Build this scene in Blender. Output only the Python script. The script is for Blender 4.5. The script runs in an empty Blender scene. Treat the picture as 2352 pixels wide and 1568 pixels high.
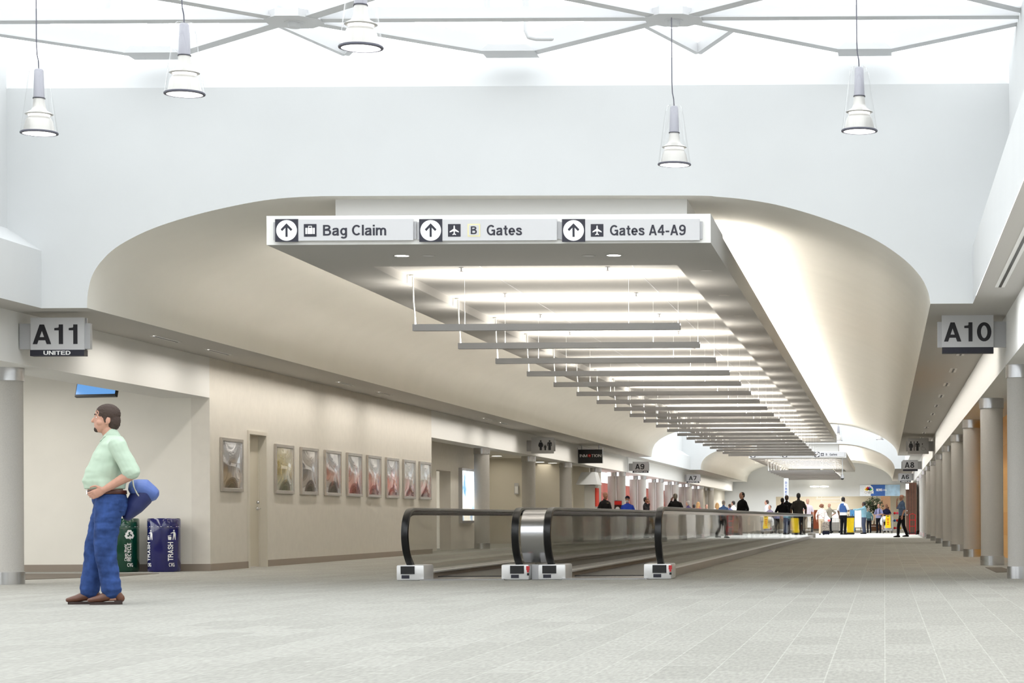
import bpy, bmesh, math, random
from mathutils import Vector, Matrix, Euler, noise

random.seed(7)
sc = bpy.context.scene
COL = sc.collection
PI = math.pi

# ------------------------------------------------------------------ camera
FPX, VX, VY, ROLL, CH = 5000.0, 2031.0, 1189.5, 0.005, 0.8
cam_d = bpy.data.cameras.new('camera')
cam = bpy.data.objects.new('camera', cam_d)
COL.objects.link(cam)
cam_d.sensor_fit = 'HORIZONTAL'
cam_d.sensor_width = 36.0
cam_d.lens = 36.0 * FPX / 2352.0
cam_d.shift_x = (1176.0 - VX) / 2352.0
cam_d.shift_y = (VY - 784.0) / 2352.0
cam_d.clip_end = 2000
cam.matrix_world = Matrix.Translation((0, 0, CH)) @ Matrix.Rotation(PI / 2, 4, 'X') @ Matrix.Rotation(-ROLL, 4, 'Z')
sc.camera = cam

# ------------------------------------------------------------------ world, exposure
w = bpy.data.worlds.new('sky')
sc.world = w
w.use_nodes = True
bg = w.node_tree.nodes['Background']
bg.inputs['Color'].default_value = (0.97, 0.985, 1.0, 1)
bg.inputs['Strength'].default_value = 3.25
sc.view_settings.view_transform = 'Standard'
sc.view_settings.look = 'None'
sc.view_settings.exposure = 0.0
sc.view_settings.gamma = 1.0
sc.view_settings.use_curve_mapping = False
sc.cycles.transparent_max_bounces = 24
sc.cycles.sample_clamp_indirect = 6.0

BEAM_L, COVE_L, LAMP_L = 125.0, 76.0, 14.0
WARM = (1.0, 0.945, 0.86)

# ------------------------------------------------------------------ added fill lights without fixtures for aisles, lounge, bays, shop and header wall
def fill_light(x, y0, y1, z, wdt, watts, spread=150, col=(1.0, 0.955, 0.88), tilt=0):
    d = bpy.data.lights.new('fill_strip', 'AREA')
    d.shape = 'RECTANGLE'
    d.size, d.size_y = wdt, y1 - y0
    d.energy = watts
    d.spread = math.radians(spread)
    d.color = col
    o = bpy.data.objects.new('fill_strip', d)
    COL.objects.link(o)
    o.location = (x, (y0 + y1) / 2, z)
    o.rotation_euler = (0, math.radians(tilt), 0)
    return o
AISLE = 6.2                    # watts per metre of aisle
for a, b in ((-10, 25.5), (29.5, 64.5), (68.5, 75.5), (79.5, 91), (120.5, 156)):
    fill_light(-10.35, a, b, 3.44, 0.10, AISLE * 1.15 * (b - a), 142, (.94, .97, 1) if a < 0 else (1.0, .955, .88), 8)
for a, b in ((-10, 26), (30.5, 68), (72, 91), (120.5, 156)):
    fill_light(1.05, a, b, 3.44, 0.10, AISLE * 1.2 * (b - a), 135, (.94, .97, 1) if a < 0 else (1.0, .955, .88), -30)
fill_light(-13.6, 14.0, 34.0, 3.19, 1.2, 440, 170, (1, .975, .93))        # gate lounge
fill_light(-13.0, 62.6, 73.5, 2.89, 0.5, 70, 170, (1, .92, .76))          # bays on the left
fill_light(-12.8, 74.6, 85.0, 2.89, 0.5, 40, 170, (1, .92, .76))
fill_light(-5.0, 158.0, 170.0, 3.09, 5.0, 800, 175, (1, .95, .85))        # shop at the end
fill_light(-4.6, 151.8, 152.4, 3.60, 9.0, 1000, 170, (.96, .98, 1))        # washes the header wall

# ------------------------------------------------------------------ pixel helpers
def uv(px, py):
    dx, dy = px - VX, py - VY
    return dx - ROLL * dy, -(dy + ROLL * dx)
def P(px, py, D):
    u, v = uv(px, py)
    return Vector((u * D / FPX, D, CH + v * D / FPX))
def Dfloor(px, py):
    return CH * FPX / -uv(px, py)[1]
def lin(c):
    c /= 255.0
    return c / 12.92 if c <= 0.04045 else ((c + 0.055) / 1.055) ** 2.4
def S(r, g, b):
    return (lin(r), lin(g), lin(b), 1)

# ------------------------------------------------------------------ materials
def mat(name, col, rough=0.6, metal=0.0, emit=0, spec=0.5, coat=0, bump=None, var=0, varscale=20):
    m = bpy.data.materials.new(name)
    m.use_nodes = True
    nt = m.node_tree
    b = nt.nodes['Principled BSDF']
    b.inputs['Base Color'].default_value = col
    b.inputs['Roughness'].default_value = rough
    b.inputs['Metallic'].default_value = metal
    b.inputs['Specular IOR Level'].default_value = spec
    b.inputs['Coat Weight'].default_value = coat
    if emit:
        b.inputs['Emission Color'].default_value = col
        b.inputs['Emission Strength'].default_value = emit
    if var:
        tc = nt.nodes.new('ShaderNodeTexCoord')
        nz = nt.nodes.new('ShaderNodeTexNoise')
        nz.inputs['Scale'].default_value = varscale
        nz.inputs['Detail'].default_value = 5
        nt.links.new(tc.outputs['Object'], nz.inputs['Vector'])
        r = nt.nodes.new('ShaderNodeValToRGB')
        r.color_ramp.elements[0].position = 0.3
        r.color_ramp.elements[1].position = 0.7
        r.color_ramp.elements[0].color = [c * (1 - var) for c in col[:3]] + [1]
        r.color_ramp.elements[1].color = [min(1, c * (1 + var)) for c in col[:3]] + [1]
        nt.links.new(nz.outputs['Fac'], r.inputs['Fac'])
        nt.links.new(r.outputs['Color'], b.inputs['Base Color'])
    if bump:
        tc = nt.nodes.new('ShaderNodeTexCoord')
        nz = nt.nodes.new('ShaderNodeTexNoise')
        nz.inputs['Scale'].default_value = bump[0]
        nt.links.new(tc.outputs['Object'], nz.inputs['Vector'])
        bp = nt.nodes.new('ShaderNodeBump')
        bp.inputs['Strength'].default_value = bump[1]
        bp.inputs['Distance'].default_value = bump[2] if len(bump) > 2 else 0.01
        nt.links.new(nz.outputs['Fac'], bp.inputs['Height'])
        nt.links.new(bp.outputs['Normal'], b.inputs['Normal'])
    return m

def emat(name, col, strength):
    m = bpy.data.materials.new(name)
    m.use_nodes = True
    nt = m.node_tree
    nt.nodes.clear()
    o = nt.nodes.new('ShaderNodeOutputMaterial')
    e = nt.nodes.new('ShaderNodeEmission')
    e.inputs['Color'].default_value = (*col[:3], 1)
    e.inputs['Strength'].default_value = strength
    nt.links.new(e.outputs[0], o.inputs[0])
    return m

def glassmat(name, tint, ior=1.45, rough=0.02, wave=0, top=1.0):
    m = bpy.data.materials.new(name)
    m.use_nodes = True
    nt = m.node_tree
    nt.nodes.clear()
    o = nt.nodes.new('ShaderNodeOutputMaterial')
    t = nt.nodes.new('ShaderNodeBsdfTransparent')
    t.inputs[0].default_value = (*tint, 1)
    g = nt.nodes.new('ShaderNodeBsdfGlossy')
    g.inputs['Roughness'].default_value = rough
    lw = nt.nodes.new('ShaderNodeLayerWeight')
    lw.inputs['Blend'].default_value = 0.5
    pw = nt.nodes.new('ShaderNodeMath'); pw.operation = 'POWER'
    pw.inputs[1].default_value = 5.0
    f = nt.nodes.new('ShaderNodeMath'); f.operation = 'MULTIPLY_ADD'
    f0 = ((ior - 1) / (ior + 1)) ** 2
    f.inputs[1].default_value = top - f0
    f.inputs[2].default_value = f0
    nt.links.new(lw.outputs['Facing'], pw.inputs[0])
    nt.links.new(pw.outputs[0], f.inputs[0])
    mx = nt.nodes.new('ShaderNodeMixShader')
    nt.links.new(f.outputs[0], mx.inputs[0])
    nt.links.new(t.outputs[0], mx.inputs[1])
    nt.links.new(g.outputs[0], mx.inputs[2])
    nt.links.new(mx.outputs[0], o.inputs[0])
    if wave:
        tc = nt.nodes.new('ShaderNodeTexCoord')
        mp = nt.nodes.new('ShaderNodeMapping')
        mp.inputs['Scale'].default_value = (1, 0.35, 1.6)
        nz = nt.nodes.new('ShaderNodeTexNoise')
        nz.inputs['Scale'].default_value = 1.2
        bp = nt.nodes.new('ShaderNodeBump')
        bp.inputs['Strength'].default_value = wave
        bp.inputs['Distance'].default_value = 0.02
        nt.links.new(tc.outputs['Object'], mp.inputs[0])
        nt.links.new(mp.outputs[0], nz.inputs['Vector'])
        nt.links.new(nz.outputs['Fac'], bp.inputs['Height'])
        nt.links.new(bp.outputs[0], g.inputs['Normal'])
    return m

def carpet(name, c1, c2, seam):
    m = bpy.data.materials.new(name)
    m.use_nodes = True
    nt = m.node_tree
    b = nt.nodes['Principled BSDF']
    b.inputs['Roughness'].default_value = 0.95
    b.inputs['Specular IOR Level'].default_value = 0.15
    tc = nt.nodes.new('ShaderNodeTexCoord')
    mp = nt.nodes.new('ShaderNodeMapping')
    mp.inputs['Rotation'].default_value = (0, 0, PI / 2)
    br = nt.nodes.new('ShaderNodeTexBrick')
    br.inputs['Scale'].default_value = 1.0
    br.inputs['Brick Width'].default_value = 0.95
    br.inputs['Row Height'].default_value = 0.30
    br.inputs['Mortar Size'].default_value = 0.004
    br.inputs['Color1'].default_value = c1
    br.inputs['Color2'].default_value = c2
    br.inputs['Mortar'].default_value = seam
    nt.links.new(tc.outputs['Object'], mp.inputs[0])
    nt.links.new(mp.outputs[0], br.inputs['Vector'])
    nz = nt.nodes.new('ShaderNodeTexNoise')
    nz.inputs['Scale'].default_value = 45
    nz.inputs['Detail'].default_value = 4
    mp2 = nt.nodes.new('ShaderNodeMapping')
    mp2.inputs['Scale'].default_value = (1, 0.18, 1)
    nt.links.new(tc.outputs['Object'], mp2.inputs[0])
    nt.links.new(mp2.outputs[0], nz.inputs['Vector'])
    mr = nt.nodes.new('ShaderNodeMapRange')
    mr.inputs['From Min'].default_value = 0.3
    mr.inputs['From Max'].default_value = 0.7
    mr.inputs['To Min'].default_value = 0.86
    mr.inputs['To Max'].default_value = 1.12
    nt.links.new(nz.outputs['Fac'], mr.inputs['Value'])
    mx = nt.nodes.new('ShaderNodeMix')
    mx.data_type = 'RGBA'
    mx.blend_type = 'MULTIPLY'
    mx.inputs[0].default_value = 1
    nt.links.new(br.outputs['Color'], mx.inputs[6])
    nt.links.new(mr.outputs[0], mx.inputs[7])
    nt.links.new(mx.outputs[2], b.inputs['Base Color'])
    return m

def stripes(name, c1, c2, c3, scale, axis='Z'):
    m = mat(name, c1, 0.9, spec=0.2)
    nt = m.node_tree
    tc = nt.nodes.new('ShaderNodeTexCoord')
    wv = nt.nodes.new('ShaderNodeTexWave')
    wv.bands_direction = axis
    wv.inputs['Scale'].default_value = scale
    nt.links.new(tc.outputs['Object'], wv.inputs['Vector'])
    r = nt.nodes.new('ShaderNodeValToRGB')
    r.color_ramp.interpolation = 'CONSTANT'
    r.color_ramp.elements[0].color = c1
    r.color_ramp.elements[1].position = 0.72
    r.color_ramp.elements[1].color = c2
    e = r.color_ramp.elements.new(0.9)
    e.color = c3
    nt.links.new(wv.outputs['Color'], r.inputs['Fac'])
    nt.links.new(r.outputs['Color'], nt.nodes['Principled BSDF'].inputs['Base Color'])
    return m

def spotted(name, c1, c2, scale, pos=0.55):
    m = mat(name, c1, 0.9, spec=0.2)
    nt = m.node_tree
    tc = nt.nodes.new('ShaderNodeTexCoord')
    nz = nt.nodes.new('ShaderNodeTexNoise')
    nz.inputs['Scale'].default_value = scale
    nz.inputs['Detail'].default_value = 3
    nt.links.new(tc.outputs['Object'], nz.inputs['Vector'])
    r = nt.nodes.new('ShaderNodeValToRGB')
    r.color_ramp.elements[0].position = pos - 0.05
    r.color_ramp.elements[0].color = c1
    r.color_ramp.elements[1].position = pos + 0.05
    r.color_ramp.elements[1].color = c2
    nt.links.new(nz.outputs['Fac'], r.inputs['Fac'])
    nt.links.new(r.outputs['Color'], nt.nodes['Principled BSDF'].inputs['Base Color'])
    return m

def tiles(name, cols, scale, rough=0.5, w=1.0, h=0.5, mortar=0.01, mcol=(0.5, 0.2, 0.15, 1), rot=None):
    m = mat(name, cols[0], rough)
    nt = m.node_tree
    tc = nt.nodes.new('ShaderNodeTexCoord')
    mp = nt.nodes.new('ShaderNodeMapping')
    if rot: mp.inputs['Rotation'].default_value = rot
    br = nt.nodes.new('ShaderNodeTexBrick')
    br.offset = 0.0
    br.inputs['Scale'].default_value = scale
    br.inputs['Brick Width'].default_value = w
    br.inputs['Row Height'].default_value = h
    br.inputs['Mortar Size'].default_value = mortar
    br.inputs['Color1'].default_value = cols[0]
    br.inputs['Color2'].default_value = cols[1]
    br.inputs['Mortar'].default_value = mcol
    nt.links.new(tc.outputs['Object'], mp.inputs[0])
    nt.links.new(mp.outputs[0], br.inputs['Vector'])
    nt.links.new(br.outputs['Color'], nt.nodes['Principled BSDF'].inputs['Base Color'])
    return m

M = dict(
    white=mat('white_plaster', S(206, 208, 209), 0.85, spec=0.2, var=0.012, varscale=1.5),
    vault=mat('vault_plaster', S(232, 229, 221), 0.85, spec=0.2, var=0.015, varscale=1.2),
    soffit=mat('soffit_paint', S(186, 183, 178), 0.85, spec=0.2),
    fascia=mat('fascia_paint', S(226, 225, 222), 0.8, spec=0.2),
    wall=mat('vinyl_wallcovering', S(219, 214, 205), 0.75, spec=0.25, var=0.025, varscale=6),
    cream=mat('cream_wall', S(228, 224, 215), 0.8, spec=0.2, var=0.015, varscale=3),
    wallshop=mat('shop_wall', S(216, 210, 197), 0.8, spec=0.2),
    base=mat('baseboard_vinyl', S(140, 128, 116), 0.5),
    column=mat('column_fabric', S(184, 181, 176), 0.8, spec=0.2, var=0.06, varscale=90),
    steel=mat('brushed_steel', S(200, 200, 202), 0.22, 1.0, bump=(40, 0.05, 0.002)),
    chrome=mat('polished_steel', S(215, 215, 218), 0.08, 1.0),
    alu=mat('aluminium', S(190, 190, 192), 0.35, 1.0),
    pedestal=mat('pedestal_steel', S(225, 225, 225), 0.35, 0.3),
    rubber=mat('black_rubber', S(14, 14, 16), 0.3, spec=0.4),
    black=mat('black_plastic', S(18, 18, 20), 0.4),
    dark=mat('dark_navy_panel', S(32, 32, 46), 0.5),
    signgrey=mat('sign_panel_grey', S(196, 196, 198), 0.45, 0.1),
    signbr=mat('sign_bracket_grey', S(176, 176, 178), 0.45, 0.2),
    signink=mat('sign_ink', S(22, 20, 28), 0.5),
    white_ink=mat('white_ink', S(242, 242, 242), 0.5),
    yellow_ink=mat('yellow_ink', S(222, 214, 165), 0.5),
    slab=mat('shaded_panel_paint', S(170, 168, 164), 0.85, spec=0.2),  # white panel, colour darkened to carry the shade of its underside
    beam=mat('beam_housing', S(172, 172, 174), 0.5, 0.1),
    beam_l=emat('beam_lamp', WARM, BEAM_L),
    cove_l=emat('cove_lamp', WARM, COVE_L),
    lamp=emat('downlight_lamp', (1.0, 0.95, 0.85), LAMP_L),
    lamp_hi=emat('ceiling_fixture_lamp', (1.0, 0.93, 0.80), 10.0),
    bulb=emat('pendant_bulb', (1.0, 0.98, 0.95), 4.0),
    cable=mat('white_cable', S(225, 225, 222), 0.5),
    cord=mat('grey_cord', S(80, 80, 92), 0.5),
    truss=mat('truss_paint', S(204, 205, 207), 0.6, spec=0.3),
    glass=glassmat('balustrade_glass', (0.80, 0.80, 0.77), 1.5, 0.015, 0.08),
    skyglass=glassmat('skylight_glass', (0.97, 0.98, 0.98), 1.05, 0.02, 0, 0.4),
    lampglass=glassmat('lamp_glass', (0.985, 0.985, 0.985), 1.3, 0.03, 0, 0.9),
    prism=mat('prismatic_reflector', S(186, 184, 180), 0.3, 0.3),
    lamphouse=mat('lamp_housing', S(150, 150, 158), 0.4, 0.3),
    door=mat('door_paint', S(205, 198, 182), 0.5),
    dframe=mat('door_frame_paint', S(210, 204, 192), 0.5),
    belt=mat('belt_pallet', S(58, 56, 54), 0.5, 0.4),
    carpet=carpet('grey_carpet', S(158, 157, 151), S(150, 149, 143), S(167, 166, 160)),
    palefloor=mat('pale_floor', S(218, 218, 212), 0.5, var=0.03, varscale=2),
    dark_patch=mat('dark_floor_patch', S(92, 84, 74), 0.95, var=0.1, varscale=60),
    bin_blue=mat('blue_gloss_bin', S(22, 24, 88), 0.12, coat=0.6),
    bin_green=mat('green_gloss_bin', S(4, 62, 44), 0.12, coat=0.6),
    frame=mat('poster_frame', S(196, 190, 184), 0.25, 0.8),
    red=tiles('red_tiles', (S(196, 52, 46), S(226, 120, 104)), 1.0, 0.4, 0.8, 0.4, rot=(0, PI / 2, PI / 2)),
    orange=tiles('orange_panels', (S(226, 166, 84), S(236, 186, 112)), 1.0, 0.5, 3.0, 0.45, 0.002, S(214, 150, 70), rot=(0, PI / 2, PI / 2)),
    wood=mat('brown_wood', S(92, 58, 42), 0.5, var=0.15, varscale=8),
    skin=mat('skin', S(188, 142, 122), 0.55, var=0.05, varscale=30),
    skin_tan=mat('tan_skin', S(160, 112, 90), 0.55),
    skin_dark=mat('dark_skin', S(96, 62, 46), 0.55),
    denim=mat('denim', S(46, 68, 118), 0.9, spec=0.2, var=0.38, varscale=11),
    mint=mat('mint_shirt', S(178, 196, 178), 0.9, spec=0.2, var=0.05, varscale=8),
    boot=mat('brown_leather', S(92, 56, 40), 0.4, var=0.15, varscale=12),
    sole=mat('dark_sole', S(52, 38, 34), 0.7),
    hair_b=mat('dark_brown_hair', S(58, 42, 34), 0.7, bump=(120, 0.5)),
    hair_k=mat('black_hair', S(22, 19, 18), 0.6),
    hair_g=mat('grey_hair', S(142, 134, 124), 0.7),
    hair_y=mat('blond_hair', S(176, 136, 88), 0.7),
    hair_r=mat('auburn_hair', S(132, 86, 62), 0.7),
    belt_l=mat('belt_leather', S(74, 36, 26), 0.4),
    eye=mat('eye_white', S(230, 226, 220), 0.2),
    iris=mat('iris', S(40, 28, 20), 0.2),
    lip=mat('lips', S(150, 88, 78), 0.5),
    bag=mat('blue_nylon', S(80, 104, 168), 0.55, var=0.08, varscale=10),
    bag_d=mat('dark_blue_nylon', S(30, 40, 92), 0.6),
    bag_s=mat('grey_piping', S(190, 188, 172), 0.6),
    leaf=mat('ficus_leaf', S(38, 66, 34), 0.5, var=0.3, varscale=3),
    bark=mat('bark', S(96, 78, 60), 0.9),
    pot=mat('terracotta_pot', S(120, 84, 60), 0.8),
)
M['beam_l'].cycles.emission_sampling = 'FRONT'
def cloth(r, g, b):
    k = 'cloth_%d_%d_%d' % (r, g, b)
    if k not in M: M[k] = mat(k, S(r, g, b), 0.9, spec=0.2, var=0.06, varscale=10)
    return M[k]

# ------------------------------------------------------------------ mesh builder
class MB:
    def __init__(s): s.v, s.f = [], []
    def add(s, vs, fs):
        o = len(s.v)
        s.v += [tuple(x) for x in vs]
        s.f += [tuple(i + o for i in f) for f in fs]
        return s
    def box(s, x0, x1, y0, y1, z0, z1):
        return s.add([(x0, y0, z0), (x1, y0, z0), (x1, y1, z0), (x0, y1, z0), (x0, y0, z1), (x1, y0, z1), (x1, y1, z1), (x0, y1, z1)],
                     [(3, 2, 1, 0), (4, 5, 6, 7), (0, 1, 5, 4), (1, 2, 6, 5), (2, 3, 7, 6), (3, 0, 4, 7)])
    def bbox(s, x0, x1, y0, y1, z0, z1, r=0.01, seg=2):
        bm = bmesh.new()
        bmesh.ops.create_cube(bm, size=1)
        for v in bm.verts:
            v.co = Vector(((x0 + x1) / 2 + v.co.x * (x1 - x0), (y0 + y1) / 2 + v.co.y * (y1 - y0), (z0 + z1) / 2 + v.co.z * (z1 - z0)))
        bmesh.ops.bevel(bm, geom=bm.edges[:], offset=r, segments=seg, affect='EDGES', profile=0.5)
        bm.verts.index_update()
        s.add([v.co for v in bm.verts], [[v.index for v in f.verts] for f in bm.faces])
        bm.free()
        return s
    def quad(s, a, b, c, d): return s.add([a, b, c, d], [(0, 1, 2, 3)])
    def prism(s, poly, y0, y1):      # polygon in XZ extruded along y
        n = len(poly)
        vs = [(x, y0, z) for x, z in poly] + [(x, y1, z) for x, z in poly]
        return s.add(vs, [tuple(range(n)), tuple(range(2 * n - 1, n - 1, -1))] + [(i, i + n, (i + 1) % n + n, (i + 1) % n) for i in range(n)])
    def bar(s, a, b, w, h, up=(0, 0, 1)):   # box between two points
        a, b = Vector(a), Vector(b)
        t = (b - a).normalized()
        sd = t.cross(Vector(up)).normalized()
        u = sd.cross(t).normalized()
        vs = [p + sd * i * w / 2 + u * j * h / 2 for p in (a, b) for i, j in ((-1, -1), (1, -1), (1, 1), (-1, 1))]
        return s.add(vs, [(3, 2, 1, 0), (4, 5, 6, 7), (0, 1, 5, 4), (1, 2, 6, 5), (2, 3, 7, 6), (3, 0, 4, 7)])
    def lathe(s, prof, c=(0, 0, 0), seg=32, closed=False):   # (r, z) about Z
        n = len(prof)
        vs, fs = [], []
        for i in range(seg):
            a = 2 * PI * i / seg
            vs += [(c[0] + r * math.cos(a), c[1] + r * math.sin(a), c[2] + z) for r, z in prof]
        for i in range(seg):
            j = (i + 1) % seg
            for k in range(n - 1 + (1 if closed else 0)):
                l = (k + 1) % n
                fs.append((i * n + k, j * n + k, j * n + l, i * n + l))
        return s.add(vs, fs)
    def cyl(s, c, r, z0, z1, seg=24):
        return s.lathe([(0.0001, z0), (r, z0), (r, z1), (0.0001, z1)], (c[0], c[1], 0), seg)
    def tube(s, pts, rad, seg=10, side=(1, 0, 0), cap=True):
        pts = [Vector(p) for p in pts]
        rr = [r if isinstance(r, (tuple, list)) else (r, r) for r in (rad if isinstance(rad, list) else [rad] * len(pts))]
        if cap:
            d0, d1 = (pts[0] - pts[1]).normalized(), (pts[-1] - pts[-2]).normalized()
            m0, m1 = min(rr[0]), min(rr[-1])
            pts = [pts[0] + d0 * m0 * 0.9, pts[0] + d0 * m0 * 0.6] + pts + [pts[-1] + d1 * m1 * 0.6, pts[-1] + d1 * m1 * 0.9]
            sc_ = lambda r, k: (r[0] * k, r[1] * k)
            rr = [sc_(rr[0], 0.35), sc_(rr[0], 0.8)] + rr + [sc_(rr[-1], 0.8), sc_(rr[-1], 0.35)]
        n = len(pts)
        vs, fs = [], []
        sd = Vector(side)
        for i, p in enumerate(pts):
            t = (pts[min(i + 1, n - 1)] - pts[max(i - 1, 0)]).normalized()
            q = sd - t * sd.dot(t)
            if q.length < 1e-3: q = t.orthogonal()
            q.normalize()
            sd = q
            o = t.cross(q)
            for k in range(seg):
                a = 2 * PI * k / seg
                vs.append(p + q * math.cos(a) * rr[i][0] + o * math.sin(a) * rr[i][1])
        for i in range(n - 1):
            for k in range(seg):
                l = (k + 1) % seg
                fs.append((i * seg + k, i * seg + l, (i + 1) * seg + l, (i + 1) * seg + k))
        fs.append(tuple(range(seg - 1, -1, -1)))
        fs.append(tuple((n - 1) * seg + k for k in range(seg)))
        return s.add(vs, fs)
    def ball(s, c, r, seg=14, rings=8):
        r = r if isinstance(r, (tuple, list)) else (r, r, r)
        vs, fs = [(c[0], c[1], c[2] - r[2])], []
        for i in range(1, rings):
            t = PI * i / rings
            for k in range(seg):
                a = 2 * PI * k / seg
                vs.append((c[0] + r[0] * math.sin(t) * math.cos(a), c[1] + r[1] * math.sin(t) * math.sin(a), c[2] - r[2] * math.cos(t)))
        vs.append((c[0], c[1], c[2] + r[2]))
        for k in range(seg):
            l = (k + 1) % seg
            fs.append((0, 1 + l, 1 + k))
            for i in range(rings - 2):
                fs.append((1 + i * seg + k, 1 + i * seg + l, 1 + (i + 1) * seg + l, 1 + (i + 1) * seg + k))
            fs.append((1 + (rings - 2) * seg + k, 1 + (rings - 2) * seg + l, len(vs) - 1))
        return s.add(vs, fs)
    def rings(s, rs, seg=20):         # stacked ellipses (z, cx, cy, rx, ry)
        vs, fs = [], []
        n = len(rs)
        for z, cx, cy, rx, ry in rs:
            for k in range(seg):
                a = 2 * PI * k / seg
                vs.append((cx + rx * math.cos(a), cy + ry * math.sin(a), z))
        for i in range(n - 1):
            for k in range(seg):
                l = (k + 1) % seg
                fs.append((i * seg + k, i * seg + l, (i + 1) * seg + l, (i + 1) * seg + k))
        fs.append(tuple(range(seg - 1, -1, -1)))
        fs.append(tuple((n - 1) * seg + k for k in range(seg)))
        return s.add(vs, fs)
    def sweep(s, path, prof, close=False):   # path of (y,z), profile of (x, n)
        n, m = len(path), len(prof)
        vs, fs = [], []
        for i, (y, z) in enumerate(path):
            a, b = path[max(i - 1, 0)], path[min(i + 1, n - 1)]
            ty, tz = b[0] - a[0], b[1] - a[1]
            l = math.hypot(ty, tz)
            ny, nz = -tz / l, ty / l
            vs += [(x, y + ny * q, z + nz * q) for x, q in prof]
        for i in range(n - 1):
            for k in range(m):
                l = (k + 1) % m
                fs.append((i * m + k, i * m + l, (i + 1) * m + l, (i + 1) * m + k))
        fs.append(tuple(range(m - 1, -1, -1)))
        fs.append(tuple((n - 1) * m + k for k in range(m)))
        return s.add(vs, fs)
    def mesh(s, name):
        me = bpy.data.meshes.new(name)
        me.from_pydata([tuple(v) for v in s.v], [], s.f)
        bm = bmesh.new()
        bm.from_mesh(me)
        bmesh.ops.recalc_face_normals(bm, faces=bm.faces)
        bm.to_mesh(me)
        bm.free()
        return me
    def build(s, name, m, parent=None, smooth=None):
        return link(name, s.mesh(name), m, parent, smooth)

def link(name, me, m, parent=None, smooth=None):
    if m is not None:
        me.materials.clear()
        me.materials.append(m)
    if smooth is not None:
        me.polygons.foreach_set('use_smooth', [True] * len(me.polygons))
        if smooth < 179: me.set_sharp_from_angle(angle=math.radians(smooth))
    o = bpy.data.objects.new(name, me)
    COL.objects.link(o)
    if parent: o.parent = parent
    return o

def tag(o, label, cat, group=None, kind=None):
    o['label'] = label
    o['category'] = cat
    if group: o['group'] = group
    if kind: o['kind'] = kind
    return o
def thing(name, label, cat, loc=(0, 0, 0), rz=0, group=None):
    o = bpy.data.objects.new(name, None)
    COL.objects.link(o)
    o.location = loc
    o.rotation_euler = (0, 0, rz)
    o.empty_display_size = 0.1
    return tag(o, label, cat, group)
def struct(name, mb, m, smooth=None):
    o = mb.build(name, m, None, smooth)
    o['kind'] = 'structure'
    return o
def copy_tree(o, parent=None):
    c = o.copy()
    COL.objects.link(c)
    c.parent = parent
    for ch in list(o.children): copy_tree(ch, c)
    return c
def shift(mb, d):
    mb.v = [(a + d[0], b + d[1], c + d[2]) for a, b, c in mb.v]
    return mb
def bake_remesh(mb, voxel, it=4, fac=0.6):
    o = bpy.data.objects.new('tmp', mb.mesh('tmp'))
    COL.objects.link(o)
    r = o.modifiers.new('r', 'REMESH')
    r.mode = 'VOXEL'
    r.voxel_size = voxel
    r.adaptivity = 0
    if it:
        q = o.modifiers.new('s', 'SMOOTH')
        q.iterations = it
        q.factor = fac
    dg = bpy.context.evaluated_depsgraph_get()
    dg.update()
    me = bpy.data.meshes.new_from_object(o.evaluated_get(dg))
    bpy.data.objects.remove(o)
    return me

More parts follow.
